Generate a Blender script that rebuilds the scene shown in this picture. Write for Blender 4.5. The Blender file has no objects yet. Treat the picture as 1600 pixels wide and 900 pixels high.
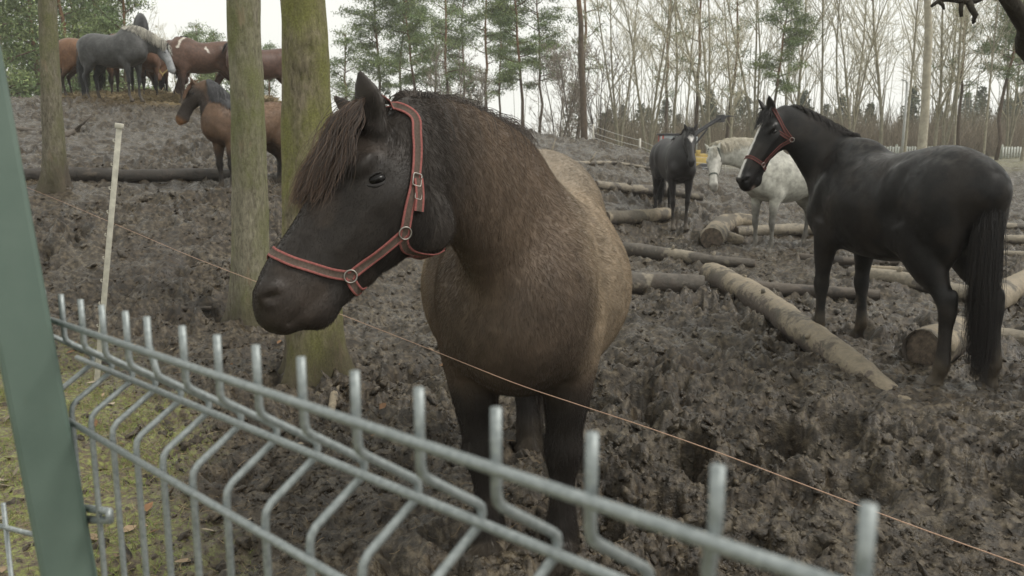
import bpy, math, random, os
import numpy as np
from mathutils import Vector, Matrix, Euler
from mathutils.bvhtree import BVHTree

# ------------------------------------------------------------------ camera, light, exposure
SC = bpy.context.scene
F, PITCH, CAMZ = 1333.0, math.radians(10.0), 1.6
cam_d = bpy.data.cameras.new('camera'); cam = bpy.data.objects.new('camera', cam_d)
SC.collection.objects.link(cam); SC.camera = cam
cam_d.sensor_width = 36.0; cam_d.lens = 30.0
cam_d.clip_start = 0.03; cam_d.clip_end = 2000
cam.location = (0, 0, CAMZ); cam.rotation_euler = (math.radians(80.0), 0, 0)
cam_d.dof.use_dof = True; cam_d.dof.focus_distance = 2.5; cam_d.dof.aperture_fstop = 11.0

SUN_EL, SUN_AZ = math.radians(50), math.radians(75)
world = bpy.data.worlds.new('World'); SC.world = world; world.use_nodes = True
wn, wl = world.node_tree.nodes, world.node_tree.links
wn.clear()
w_out = wn.new('ShaderNodeOutputWorld'); w_bg = wn.new('ShaderNodeBackground')
w_sky = wn.new('ShaderNodeTexSky'); w_sky.sky_type = 'NISHITA'; w_sky.sun_disc = False
w_sky.sun_elevation = SUN_EL; w_sky.sun_rotation = math.radians(180) - SUN_AZ
w_sky.dust_density = 6.0; w_sky.air_density = 1.0; w_sky.altitude = 50
w_hsv = wn.new('ShaderNodeHueSaturation'); w_hsv.inputs['Saturation'].default_value = 0.10
w_mix = wn.new('ShaderNodeMix'); w_mix.data_type = 'RGBA'; w_mix.inputs['Factor'].default_value = 0.88
w_mix.inputs['B'].default_value = (8.85, 8.90, 8.35, 1)      # the even cloud layer
w_co = wn.new('ShaderNodeTexCoord'); w_no = wn.new('ShaderNodeTexNoise')
w_no.inputs['Scale'].default_value = 2.2; w_no.inputs['Detail'].default_value = 5
w_ramp = wn.new('ShaderNodeMapRange'); w_ramp.inputs['To Min'].default_value = 0.90; w_ramp.inputs['To Max'].default_value = 1.08
w_mul = wn.new('ShaderNodeVectorMath'); w_mul.operation = 'SCALE'
wl.new(w_sky.outputs[0], w_hsv.inputs['Color']); wl.new(w_hsv.outputs[0], w_mix.inputs['A'])
wl.new(w_co.outputs['Generated'], w_no.inputs['Vector']); wl.new(w_no.outputs['Fac'], w_ramp.inputs['Value'])
wl.new(w_mix.outputs['Result'], w_mul.inputs[0]); wl.new(w_ramp.outputs[0], w_mul.inputs['Scale'])
wl.new(w_mul.outputs[0], w_bg.inputs['Color']); w_bg.inputs['Strength'].default_value = 0.10
wl.new(w_bg.outputs[0], w_out.inputs['Surface'])

sun_d = bpy.data.lights.new('sun', 'SUN'); sun_d.energy = 1.5; sun_d.angle = math.radians(16)
sun_d.color = (1.0, 0.95, 0.88)
sun = bpy.data.objects.new('sun', sun_d); SC.collection.objects.link(sun)
_sd = Vector((math.sin(SUN_AZ) * math.cos(SUN_EL), -math.cos(SUN_AZ) * math.cos(SUN_EL), math.sin(SUN_EL)))
sun.rotation_euler = _sd.to_track_quat('Z', 'Y').to_euler()

SC.view_settings.view_transform = 'Standard'; SC.view_settings.look = 'None'
SC.view_settings.exposure = 0.40; SC.view_settings.gamma = 1.0
SC.render.engine = 'CYCLES'
SC.cycles.use_denoising = True
SC.cycles.max_bounces = 5; SC.cycles.diffuse_bounces = 3; SC.cycles.transparent_max_bounces = 8
SC.cycles.volume_bounces = 2
try: SC.cycles_curves.shape = 'RIBBONS'
except Exception: pass
try: SC.render.hair_type = 'STRIP'
except Exception: pass

random.seed(7); RNG = np.random.default_rng(11)
SP, CP = math.sin(PITCH), math.cos(PITCH)

def at(px, py, w):
    """world point seen at photo pixel (px, py), w metres in front of the lens"""
    xc, yc = (px - 800) / F * w, (450 - py) / F * w
    return np.array((xc, w * CP + yc * SP, CAMZ + yc * CP - w * SP))
def ray(px, py):
    d = at(px, py, 1.0) - np.array((0, 0, CAMZ)); return d / np.linalg.norm(d)
def at_y(px, py, Y):
    d = ray(px, py); return np.array((0, 0, CAMZ)) + d * (Y / d[1])
def camdir(x, y, w):
    return np.array((x, w * CP + y * SP, y * CP - w * SP))
def project(p):
    p = np.asarray(p, float) - np.array((0, 0, CAMZ))
    w = p[..., 1] * CP - p[..., 2] * SP; yc = p[..., 1] * SP + p[..., 2] * CP
    return 800 + p[..., 0] / w * F, 450 - yc / w * F
def nrm(v):
    v = np.asarray(v, float); return v / (np.linalg.norm(v, axis=-1, keepdims=True) + 1e-12)

# ------------------------------------------------------------------ noise
_perm = np.random.default_rng(5).permutation(256); _perm = np.concatenate([_perm, _perm, _perm[:2]]).astype(np.int32)
_grad = nrm(np.random.default_rng(6).normal(size=(256, 3)))
def perlin(p):
    p = np.asarray(p, float); i = np.floor(p).astype(np.int64); f = p - i; i = i & 255
    u = f * f * f * (f * (f * 6 - 15) + 10)
    def h(a, b, c): return _perm[_perm[_perm[(i[..., 0] + a) & 255] + ((i[..., 1] + b) & 255)] + ((i[..., 2] + c) & 255)]
    def g(a, b, c):
        gr = _grad[h(a, b, c)]
        return gr[..., 0] * (f[..., 0] - a) + gr[..., 1] * (f[..., 1] - b) + gr[..., 2] * (f[..., 2] - c)
    ux, uy, uz = u[..., 0], u[..., 1], u[..., 2]
    def L(a, b, t): return a + t * (b - a)
    return L(L(L(g(0,0,0), g(1,0,0), ux), L(g(0,1,0), g(1,1,0), ux), uy),
             L(L(g(0,0,1), g(1,0,1), ux), L(g(0,1,1), g(1,1,1), ux), uy), uz) * 1.6
def fbm(p, oct=4, gain=0.5, lac=2.03):
    s = 0; a = 1.0; p = np.asarray(p, float)
    for k in range(oct):
        s = s + a * perlin(p + 17.3 * k); p = p * lac; a *= gain
    return s
def worley(x, y, seed=0):
    """2-D cellular noise: F1, F2 and a random number of the nearest cell"""
    ix, iy = np.floor(x).astype(int), np.floor(y).astype(int)
    f1 = np.full(x.shape, 9.0); f2 = f1.copy(); cid = np.zeros(x.shape)
    for a in (-1, 0, 1):
        for b in (-1, 0, 1):
            cx, cy = ix + a, iy + b
            h = _perm[_perm[(cx + seed) & 255] + (cy & 255)]
            h2 = _perm[(h + 77) & 255]; h3 = _perm[(h2 + 31) & 255]
            d = np.hypot(cx + .5 + (h / 255 - .5) * .9 - x, cy + .5 + (h2 / 255 - .5) * .9 - y)
            n = d < f1
            f2 = np.where(n, f1, np.minimum(f2, d)); cid = np.where(n, h3 / 255.0, cid); f1 = np.where(n, d, f1)
    return f1, f2, cid
def sstep(a, b, x):
    t = np.clip((x - a) / (b - a), 0, 1); return t * t * (3 - 2 * t)

# ------------------------------------------------------------------ objects
def link(o, parent=None):
    SC.collection.objects.link(o)
    if parent is not None: o.parent = parent
    return o
def tag(o, label=None, cat=None, group=None, kind=None):
    if label: o['label'] = label
    if cat: o['category'] = cat
    if group: o['group'] = group
    if kind: o['kind'] = kind
    return o
def empty(name, loc, label, cat, group=None, rz=0.0):
    o = bpy.data.objects.new(name, None); o.location = tuple(loc); o.rotation_euler = (0, 0, rz)
    o.empty_display_size = .2
    link(o); return tag(o, label, cat, group)
def copy_tree(o, parent=None):
    c = o.copy(); SC.collection.objects.link(c); c.parent = parent
    for ch in [x for x in KIDS.get(o.name, [])]: copy_tree(ch, c)
    return c
KIDS = {}
def mesh_obj(name, V, Fc, mat, parent=None, smooth=True, col=None, matidx=None):
    me = bpy.data.meshes.new(name)
    V = np.asarray(V, np.float32)
    if isinstance(Fc, np.ndarray):
        n, k = Fc.shape
        me.vertices.add(len(V)); me.vertices.foreach_set('co', V.ravel())
        me.loops.add(n * k); me.loops.foreach_set('vertex_index', Fc.astype(np.int32).ravel())
        me.polygons.add(n); me.polygons.foreach_set('loop_start', np.arange(0, n * k, k, dtype=np.int32))
        try: me.polygons.foreach_set('loop_total', np.full(n, k, np.int32))
        except Exception: pass
        me.update(calc_edges=True)
    else:
        me.from_pydata([tuple(map(float, v)) for v in V], [], [tuple(map(int, f)) for f in Fc])
        me.update()
    if smooth: me.polygons.foreach_set('use_smooth', np.ones(len(me.polygons), bool))
    for m in (mat if isinstance(mat, (list, tuple)) else [mat]): me.materials.append(m)
    if matidx is not None: me.polygons.foreach_set('material_index', np.asarray(matidx, np.int32))
    if col is not None:
        for nm, c in (col.items() if isinstance(col, dict) else [('Col', col)]):
            c = np.asarray(c, np.float32)
            if c.ndim == 1: c = np.repeat(c[:, None], 3, 1)
            a = me.attributes.new(nm, 'FLOAT_COLOR', 'POINT')
            a.data.foreach_set('color', np.concatenate([c, np.ones((len(c), 1), np.float32)], 1).ravel())
    o = bpy.data.objects.new(name, me); link(o, parent)
    if parent is not None: KIDS.setdefault(parent.name, []).append(o)
    return o
def hair_obj(name, P, r0, r1, cols, mat, parent=None):
    """P: strands x points x 3"""
    N, K, _ = P.shape
    hc = bpy.data.hair_curves.new(name); hc.add_curves([K] * N)
    pa = hc.attributes.get('position') or hc.attributes.new('position', 'FLOAT_VECTOR', 'POINT')
    pa.data.foreach_set('vector', P.astype(np.float32).ravel())
    ra = hc.attributes.get('radius') or hc.attributes.new('radius', 'FLOAT', 'POINT')
    t = np.linspace(0, 1, K)[None, :]
    r0 = np.broadcast_to(np.asarray(r0, float), (N,))[:, None]; r1 = np.broadcast_to(np.asarray(r1, float), (N,))[:, None]
    ra.data.foreach_set('value', (r0 * (1 - t) + r1 * t).astype(np.float32).ravel())
    ca = hc.attributes.new('Col', 'FLOAT_COLOR', 'CURVE')
    ca.data.foreach_set('color', np.concatenate([cols, np.ones((N, 1))], 1).astype(np.float32).ravel())
    hc.materials.append(mat)
    o = bpy.data.objects.new(name, hc); link(o, parent)
    if parent is not None: KIDS.setdefault(parent.name, []).append(o)
    return o

class MB:
    """collects shapes for one mesh"""
    def __init__(s): s.V = []; s.F = []; s.C = []; s.n = 0; s.col = (1, 1, 1)
    def add(s, V, Fc, col=None):
        V = np.asarray(V, float); s.V.append(V)
        s.F += [tuple(i + s.n for i in f) for f in Fc]; s.n += len(V)
        c = np.asarray(s.col if col is None else col, float)
        s.C.append(np.broadcast_to(c, (len(V), 3)) if c.ndim == 1 else c)
    def tube(s, P, R, n=8, cap=True, col=None, tw=0.0, lump=None):
        P = np.asarray(P, float); m = len(P); R = np.broadcast_to(np.asarray(R, float), (m,))
        T = np.gradient(P, axis=0); T = nrm(T)
        ref = np.array((0, 0, 1.0)) if abs(T[0][2]) < .9 else np.array((1.0, 0, 0))
        a = np.arange(n) * 2 * math.pi / n; V = np.zeros((m, n, 3))
        A = nrm(np.cross(ref, T[0]))
        for i in range(m):
            A = nrm(A - T[i] * np.dot(A, T[i])); B = np.cross(T[i], A)
            rr = R[i] if lump is None else R[i] * lump(i, a)
            V[i] = P[i] + (np.outer(np.cos(a), A) + np.outer(np.sin(a), B)) * (rr[:, None] if np.ndim(rr) else rr)
        Fc = [(i * n + j, i * n + (j + 1) % n, (i + 1) * n + (j + 1) % n, (i + 1) * n + j) for i in range(m - 1) for j in range(n)]
        V = V.reshape(-1, 3)
        if cap:
            V = np.vstack([V, P[0], P[-1]]); k = m * n
            Fc += [(k, (j + 1) % n, j) for j in range(n)] + [(k + 1, (m - 1) * n + j, (m - 1) * n + (j + 1) % n) for j in range(n)]
        s.add(V, Fc, col)
    def box(s, c, size, R=None, col=None):
        c = np.asarray(c, float); h = np.asarray(size, float) / 2
        V = np.array([(x, y, z) for x in (-1, 1) for y in (-1, 1) for z in (-1, 1)]) * h
        if R is not None: V = V @ np.asarray(R).T
        s.add(V + c, [(0,1,3,2),(4,6,7,5),(0,4,5,1),(2,3,7,6),(0,2,6,4),(1,5,7,3)], col)
    def build(s, name, mat, parent=None, smooth=True, bevel=0):
        V = np.vstack(s.V) if s.V else np.zeros((0, 3))
        ks = set(map(len, s.F))
        Fc = np.array(s.F) if len(ks) == 1 else s.F
        o = mesh_obj(name, V, Fc, mat, parent, smooth, col=np.vstack(s.C))
        if bevel:
            m = o.modifiers.new('bevel', 'BEVEL'); m.width = bevel; m.segments = 2; m.limit_method = 'ANGLE'
        return o

# ------------------------------------------------------------------ materials
def mat_new(name):
    m = bpy.data.materials.new(name); m.use_nodes = True; nt = m.node_tree
    b = nt.nodes['Principled BSDF']; return m, nt, b
def N(nt, t, **kw):
    n = nt.nodes.new(t)
    for k, v in kw.items():
        if k in n.inputs: n.inputs[k].default_value = v
        else: setattr(n, k, v)
    return n
def noise_fac(nt, scale, detail=4, rough=.55, coord='Object', stretch=None, dist=0):
    tc = N(nt, 'ShaderNodeTexCoord'); n = N(nt, 'ShaderNodeTexNoise')
    n.inputs['Scale'].default_value = scale; n.inputs['Detail'].default_value = detail; n.inputs['Roughness'].default_value = rough
    n.inputs['Distortion'].default_value = dist
    v = tc.outputs[coord]
    if stretch:
        mp = N(nt, 'ShaderNodeMapping'); mp.inputs['Scale'].default_value = stretch
        nt.links.new(v, mp.inputs[0]); v = mp.outputs[0]
    nt.links.new(v, n.inputs['Vector']); return n.outputs['Fac']
def ramp(nt, fac, stops, interp='LINEAR'):
    r = N(nt, 'ShaderNodeValToRGB'); cr = r.color_ramp; cr.interpolation = interp
    while len(cr.elements) > len(stops): cr.elements.remove(cr.elements[-1])
    while len(cr.elements) < len(stops): cr.elements.new(0.5)
    for e, (p, c) in zip(cr.elements, stops):
        e.position = p; e.color = (*c, 1) if len(c) == 3 else c
    nt.links.new(fac, r.inputs[0]); return r.outputs[0]
def mixc(nt, a, b, fac, mode='MIX'):
    m = N(nt, 'ShaderNodeMix', data_type='RGBA', blend_type=mode)
    for sock, v in (('A', a), ('B', b)):
        if hasattr(v, 'is_output'): nt.links.new(v, m.inputs[sock] if False else [i for i in m.inputs if i.name == sock and i.type == 'RGBA'][0])
        else: [i for i in m.inputs if i.name == sock and i.type == 'RGBA'][0].default_value = (*v, 1)
    if hasattr(fac, 'is_output'): nt.links.new(fac, m.inputs['Factor'])
    else: m.inputs['Factor'].default_value = fac
    return [o for o in m.outputs if o.type == 'RGBA'][0]
def bump(nt, b, h, strength=.5, dist=.01):
    n = N(nt, 'ShaderNodeBump'); n.inputs['Strength'].default_value = strength; n.inputs['Distance'].default_value = dist
    nt.links.new(h, n.inputs['Height']); nt.links.new(n.outputs[0], b.inputs['Normal']); return n
def simple(name, col, rough=.6, metal=0.0, var=.25, scale=30, bmp=0.2, bdist=.003, spec=None):
    m, nt, b = mat_new(name); b.inputs['Roughness'].default_value = rough; b.inputs['Metallic'].default_value = metal
    if spec is not None: b.inputs['Specular IOR Level'].default_value = spec
    f = noise_fac(nt, scale, 5)
    c = ramp(nt, f, [(.3, tuple(x * (1 - var) for x in col)), (.7, tuple(min(1, x * (1 + var)) for x in col))])
    nt.links.new(c, b.inputs['Base Color'])
    if bmp: bump(nt, b, noise_fac(nt, scale * 3, 4), bmp, bdist)
    return m
def attr_mat(name, rough=.6, noise=.3, scale=40, bmp=.3, bdist=.004, spec=.4, sheen=0, translucent=0):
    m, nt, b = mat_new(name); b.inputs['Roughness'].default_value = rough; b.inputs['Specular IOR Level'].default_value = spec
    a = N(nt, 'ShaderNodeAttribute', attribute_name='Col')
    f = noise_fac(nt, scale, 5)
    g = ramp(nt, f, [(.3, (1 - noise,) * 3), (.7, (1 + noise * .6,) * 3)])
    c = mixc(nt, a.outputs['Color'], g, 1.0, 'MULTIPLY'); nt.links.new(c, b.inputs['Base Color'])
    if sheen: b.inputs['Sheen Weight'].default_value = sheen; b.inputs['Sheen Roughness'].default_value = .5
    if bmp: bump(nt, b, f, bmp, bdist)
    return m
# ------------------------------------------------------------------ implicit bodies
def spline(A, n):
    """Catmull-Rom through rows of A, n sub-steps per span"""
    A = np.asarray(A, float); m = len(A); P = np.vstack([2 * A[0] - A[1], A, 2 * A[-1] - A[-2]]); out = []
    for i in range(m - 1):
        p0, p1, p2, p3 = P[i:i + 4]
        for k in range(n):
            t = k / n
            out.append(.5 * (2 * p1 + (p2 - p0) * t + (2 * p0 - 5 * p1 + 4 * p2 - p3) * t * t + (3 * p1 - p0 - 3 * p2 + p3) * t ** 3))
    out.append(A[-1]); return np.array(out)

class Solid:
    def __init__(s): s.pr = []
    def tube(s, rows, n=4, k=.04, sub=False, cap=1.0):
        """rows: x y z, half width along lat, half height, lat vector"""
        R = spline(rows, n); s.pr.append(('tube', R, k, sub, cap))
    def ell(s, c, r, axes=None, k=.04, sub=False):
        A = np.eye(3) if axes is None else np.array([nrm(a) for a in axes])
        s.pr.append(('ell', (np.asarray(c, float), np.asarray(r, float), A), k, sub, 1))
    @staticmethod
    def _ell(q, r):
        k0 = np.sqrt(((q / r) ** 2).sum(-1)); k1 = np.sqrt(((q / (r * r)) ** 2).sum(-1)) + 1e-9
        return k0 * (k0 - 1) / k1
    def _tube(s, p, R, cap):
        D = np.full(len(p), .5)
        for i in range(len(R) - 1):
            a, b = R[i], R[i + 1]; ab = b[:3] - a[:3]; L2 = ab @ ab + 1e-12; L = math.sqrt(L2)
            mr = max(a[3], a[4], b[3], b[4]) + .12
            lo = np.minimum(a[:3], b[:3]) - mr; hi = np.maximum(a[:3], b[:3]) + mr
            m = ((p > lo) & (p < hi)).all(1)
            if not m.any(): continue
            q = p[m] - a[:3]; t0 = q @ ab / L2; t = np.clip(t0, 0, 1); ax = (t0 - t) * L
            r = a[3:5] + np.outer(t, b[3:5] - a[3:5])
            T = ab / L; lat = a[5:8] + np.outer(t, b[5:8] - a[5:8]); lat = lat - np.outer(lat @ T, T); lat = nrm(lat)
            ver = np.cross(T, lat); q = q - np.outer(t, ab) - np.outer(ax, T)
            rr = np.stack([r[:, 0], r[:, 1], np.minimum(r[:, 0], r[:, 1]) * cap], 1)
            qq = np.stack([(q * lat).sum(1), (q * ver).sum(1), ax], 1)
            D[m] = np.minimum(D[m], s._ell(qq, rr))
        return D
    def bbox(s, e):
        t, d, k, sub, cap = e
        if t == 'tube':
            r = d[:, 3:5].max(1)[:, None]; return (d[:, :3] - r).min(0), (d[:, :3] + r).max(0)
        c, r, A = d; R = r.max(); return c - R, c + R
    def eval(s, p):
        p = np.asarray(p, float); D = np.full(len(p), .5)
        for e in s.pr:
            t, d, k, sub, cap = e; lo, hi = s.bbox(e); m = ((p > lo - .12) & (p < hi + .12)).all(1)
            if not m.any(): continue
            q = p[m]
            if t == 'tube': v = s._tube(q, d, cap)
            else:
                c, r, A = d; v = s._ell((q - c) @ A.T, r)
            o = D[m]
            if sub:
                v = -v; h = np.maximum(k - np.abs(o - v), 0) / k; D[m] = np.maximum(o, v) + h * h * k * .25
            else:
                h = np.maximum(k - np.abs(o - v), 0) / k; D[m] = np.minimum(o, v) - h * h * k * .25
        return D
    def grad(s, p, e=.004):
        d0 = s.eval(p); g = np.stack([s.eval(p + np.eye(3)[i] * e) - d0 for i in range(3)], 1)
        return d0, nrm(g)
    def mesh(s, h):
        L = np.array([s.bbox(e) for e in s.pr if not e[3]]); lo = L[:, 0].min(0) - .06; hi = L[:, 1].max(0) + .06
        H = h * 4; n = np.ceil((hi - lo) / H).astype(int) + 1
        g = [lo[i] + H * np.arange(n[i]) for i in range(3)]
        C = s.eval(np.stack(np.meshgrid(*g, indexing='ij'), -1).reshape(-1, 3)).reshape(n)
        A = C
        for ax in range(3):                                         # trilinear x4
            A = np.moveaxis(A, ax, 0); B = np.empty(((A.shape[0] - 1) * 4 + 1,) + A.shape[1:])
            for k in range(4): B[k:-1:4] = A[:-1] * (1 - k / 4) + A[1:] * (k / 4)
            B[-1] = A[-1]; A = np.moveaxis(B, 0, ax)
        m = np.abs(A) < H * 1.1; idx = np.argwhere(m); A[m] = s.eval(lo + idx * h)
        return surface_nets(A, lo, h)

def surface_nets(A, lo, h):
    I = A < 0; nx, ny, nz = A.shape
    c = np.zeros((nx - 1, ny - 1, nz - 1), np.int8)
    for a in (0, 1):
        for b in (0, 1):
            for d in (0, 1): c += I[a:nx - 1 + a, b:ny - 1 + b, d:nz - 1 + d]
    cells = np.argwhere((c > 0) & (c < 8)); num = -np.ones(c.shape, np.int64); num[tuple(cells.T)] = np.arange(len(cells))
    S = np.zeros((len(cells), 3)); W = np.zeros(len(cells)); cor = [np.array((a, b, d)) for a in (0, 1) for b in (0, 1) for d in (0, 1)]
    for u in range(8):
        for v in range(u + 1, 8):
            if np.abs(cor[u] - cor[v]).sum() != 1: continue
            A0 = A[tuple((cells + cor[u]).T)]; A1 = A[tuple((cells + cor[v]).T)]; m = (A0 < 0) != (A1 < 0)
            t = A0[m] / (A0[m] - A1[m]); S[m] += cor[u] + np.outer(t, cor[v] - cor[u]); W[m] += 1
    V = lo + (cells + S / W[:, None]) * h; Q = []
    for ax in range(3):
        b, d = [(1, 2), (2, 0), (0, 1)][ax]
        sl0 = [slice(None)] * 3; sl1 = [slice(None)] * 3; sl0[ax] = slice(0, -1); sl1[ax] = slice(1, None)
        E = I[tuple(sl0)] != I[tuple(sl1)]; e = np.argwhere(E)
        e = e[(e[:, b] > 0) & (e[:, d] > 0) & (e[:, b] < A.shape[b] - 1) & (e[:, d] < A.shape[d] - 1)]
        fl = I[tuple(e.T)]; eb = np.zeros(3, int); eb[b] = 1; ed = np.zeros(3, int); ed[d] = 1
        q = np.stack([num[tuple((e - eb - ed).T)], num[tuple((e - ed).T)], num[tuple(e.T)], num[tuple((e - eb).T)]], 1)
        q[~fl] = q[~fl][:, ::-1]; Q.append(q)
    Q = np.vstack(Q); Q = Q[(Q >= 0).all(1)]
    for it in range(4):                                             # light smoothing
        s_ = np.zeros_like(V); w_ = np.zeros(len(V))
        for k in range(4):
            np.add.at(s_, Q[:, k], V[Q[:, (k + 1) % 4]]); np.add.at(w_, Q[:, k], 1)
            np.add.at(s_, Q[:, k], V[Q[:, (k - 1) % 4]]); np.add.at(w_, Q[:, k], 1)
        V = V * .45 + .55 * s_ / np.maximum(w_, 1)[:, None]
    return V, Q
def vnormals(V, Q):
    fn = np.cross(V[Q[:, 2]] - V[Q[:, 0]], V[Q[:, 3]] - V[Q[:, 1]]); N_ = np.zeros_like(V)
    for k in range(4): np.add.at(N_, Q[:, k], fn)
    return nrm(N_)

# ------------------------------------------------------------------ the horse
Yv = np.array((0, 1.0, 0))
class Horse:
    """local frame: +x forward, +y left, z up, hooves near z=0; everything for a height of 1.5 m, then scaled by S"""
    def __init__(s, S=1.0, belly=1.0, stout=1.0, legs=None, poll=(1.10, 0, 1.84), hyaw=0, hpitch=50, L=.62, l=None, a=None,
                 neck=None, nthick=1.0, ears=((-.55, .7, .25),), earlen=.16, legthick=1.0, detail=True, hroll=0, earhollow=True, deep=0.0, hdeep=1.0, nlow=0.0, earw=1.0, chest=0.0, hw=1.0, ndir=(.62, .62), neckup=.35, croup=0.0, earlat=1.0):
        s.S = S; B = s.B = Solid(); k = 1.0
        # trunk
        T = [(-.82, 1.20, .11, .10), (-.72, 1.20, .20, .21), (-.54, 1.165, .27, .315), (-.30, 1.125, .285, .33), (-.05, 1.075, .31 * belly, .345 + .02 * (belly - 1)),
             (.20, 1.08, .295 * belly, .355), (.42, 1.12, .245, .37), (.58, 1.09, .215, .31), (.69, 1.03, .15, .19)]
        T = [(x, z + croup * float(sstep(-.1, -.4, x)) * float(sstep(-.84, -.7, x)), w, h) for x, z, w, h in T]
        T = [(x, z - deep / 2 * sstep(-.8, -.3, x), w, h + deep / 2 * sstep(-.8, -.3, x)) for x, z, w, h in T]
        B.tube([(x, 0, z, w * stout + chest * max(0, x - .1), h, 0, 1, 0) for x, z, w, h in T], 8, .05)
        for sy in (1, -1):
            q = sy * stout
            B.ell((-.56, .155 * q, 1.11), (.225, .145, .28), [(1, 0, .25), (0, 1, 0), (-.25, 0, 1)], .032)      # haunch
            B.ell((-.64, .14 * q, .98), (.13, .095, .24), [(1, 0, -.25), (0, 1, 0), (.25, 0, 1)], .08)
            B.ell((-.36, .20 * q, .93), (.12, .075, .15), None, .06)                                          # stifle
            B.ell((.50, .165 * q, 1.08 - deep * .6), (.135, .098, .28), [(1, 0, .35), (0, 1, 0), (-.35, 0, 1)], .028)       # shoulder
            B.ell((.64, .12 * q, .98 - deep * .5), (.10, .10, .13), None, .05)                                            # breast
            B.ell((.42, .17 * q, .88 - deep * .7), (.12, .085, .15), None, .05)
        B.ell((.34, 0, 1.42), (.20, .06, .085), None, .08)
        for sy in (1, -1):
            B.ell((.36, .175 * sy * stout, 1.10 - deep * .5), (.11, .085, .24), [(1, 0, -.25), (0, 1, 0), (.25, 0, 1)], .03)
            B.ell((-.30, .19 * sy * stout, 1.17), (.12, .10, .20), [(1, 0, .3), (0, 1, 0), (-.3, 0, 1)], .04)                                                    # withers
        # legs
        LG = legs or {}
        lt = legthick
        F_ = [(.45, .165, .92, .085, .115), (.47, .165, .80, .070, .095), (.485, .158, .66, .058, .070), (.49, .152, .54, .043, .050), (.495, .15, .47, .048, .052), (.49, .15, .41, .042, .043),
              (.483, .148, .35, .031, .036), (.48, .147, .27, .029, .034), (.475, .147, .19, .034, .041), (.478, .147, .15, .037, .044), (.505, .148, .09, .032, .034), (.525, .149, .06, .044, .046), (.545, .15, .0, .057, .062)]
        H_ = [(-.46, .165, .98, .11, .17), (-.50, .165, .86, .100, .155), (-.575, .16, .72, .074, .110), (-.645, .152, .62, .047, .060), (-.69, .147, .55, .046, .058), (-.695, .145, .49, .043, .050),
              (-.68, .145, .41, .034, .039), (-.668, .145, .30, .031, .036), (-.655, .145, .20, .037, .043), (-.645, .146, .16, .040, .045), (-.615, .147, .10, .034, .035), (-.595, .148, .06, .045, .047), (-.575, .149, .0, .057, .062)]
        s.hooves = []
        for nm, R, sy in (('fl', F_, 1), ('fr', F_, -1), ('hl', H_, 1), ('hr', H_, -1)):
            dx, dy = LG.get(nm, (0, 0))[:2]; kn = LG.get(nm, (0, 0, 0))[2] if len(LG.get(nm, ())) > 2 else 0
            rows = []
            for x, y, z, rl, rx in R:
                t = max(0, (.95 - z) / .95); kk = kn * math.exp(-((z - .5) / .2) ** 2)
                rows.append((x + dx * t + kk, (y * (1 + (stout - 1) * .8)) * sy + dy * t, z, rl * lt, rx * lt, 0, 1, 0))
            B.tube(rows, 2, .025, cap=.25)
            s.hooves.append(rows[-1][:3])
            if nm[0] == 'h':
                t = .4; B.ell((-.735 + dx * t, rows[4][1], .585), (.03, .028, .055), [(1, 0, .3), (0, 1, 0), (-.3, 0, 1)], .03)
        # head frame
        P = np.array(poll, float)
        if a is None:
            cy, sn = math.cos(math.radians(hyaw)), math.sin(math.radians(hyaw)); cp, sp = math.cos(math.radians(hpitch)), math.sin(math.radians(hpitch))
            a = np.array((cy * cp, sn * cp, -sp)); l = np.array((-sn, cy, 0))
            if hroll:
                u_ = np.cross(a, l); cr, sr = math.cos(math.radians(hroll)), math.sin(math.radians(hroll)); l = l * cr + u_ * sr
        a = nrm(a); l = nrm(l - a * np.dot(l, a)); u = np.cross(a, l); s.P, s.a, s.l, s.u, s.L = P, a, l, u, L
        hm = 1 + (hdeep - 1) * .42
        def hf(sx): return hm + (hdeep - hm) * float(sstep(.98, .5, sx))
        def h(sx, uu, ll=0.0): return P + L * (a * sx + u * uu * hf(sx) + l * ll * hw)
        s.h = h
        def row(sx, uu, rl, rv): return (*h(sx, uu), rl * L * hw, rv * L * hf(sx), *l)
        # neck
        if neck is None:
            c0 = np.array((.46, 0, 1.20)); c3 = h(.02, -.19)
            tdir = nrm(np.array((ndir[0], 0, ndir[1]))); d = np.linalg.norm(c3 - c0)
            c1 = c0 + tdir * d * .38 - np.array((0, 0, nlow)); c2 = c3 - nrm(a * .45 - u * .75 * -1 * -1 + np.array((0, 0, 0))) * 0 - (nrm(c0 - c3) * -d * .30) * -1
            c2 = c3 + nrm(nrm(c0 - c3) + np.array((0, 0, neckup)) - a * .25) * d * .30 - np.array((0, 0, nlow))
            cs = [c0, c1, c2, c3]
            ts = np.linspace(0, 1, 5); bz = [(1 - t) ** 3 * c0 + 3 * (1 - t) ** 2 * t * c1 + 3 * (1 - t) * t * t * c2 + t ** 3 * c3 for t in ts]
            rv = np.array((.335, .27, .205, .165, .135)) * nthick; rl = np.array((.17, .135, .10, .082, .072)) * (.5 + .5 * nthick)
            rows = []
            for t, c, v, w in zip(ts, bz, rv, rl):
                la = nrm(Yv * (1 - t) + l * t); rows.append((*c, w, v, *la))
        else: rows = neck(s)
        s.neck = spline(rows, 6); B.tube(rows, 9, .06)
        # skull
        B.tube([row(.02, -.17, .105, .135), row(.13, -.175, .140, .165), row(.27, -.185, .155, .185), row(.42, -.175, .122, .17), row(.56, -.155, .092, .142),
                row(.70, -.143, .080, .120), row(.82, -.150, .086, .118), row(.92, -.165, .090, .112), row(.975, -.175, .078, .088)], 4, .02)
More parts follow.
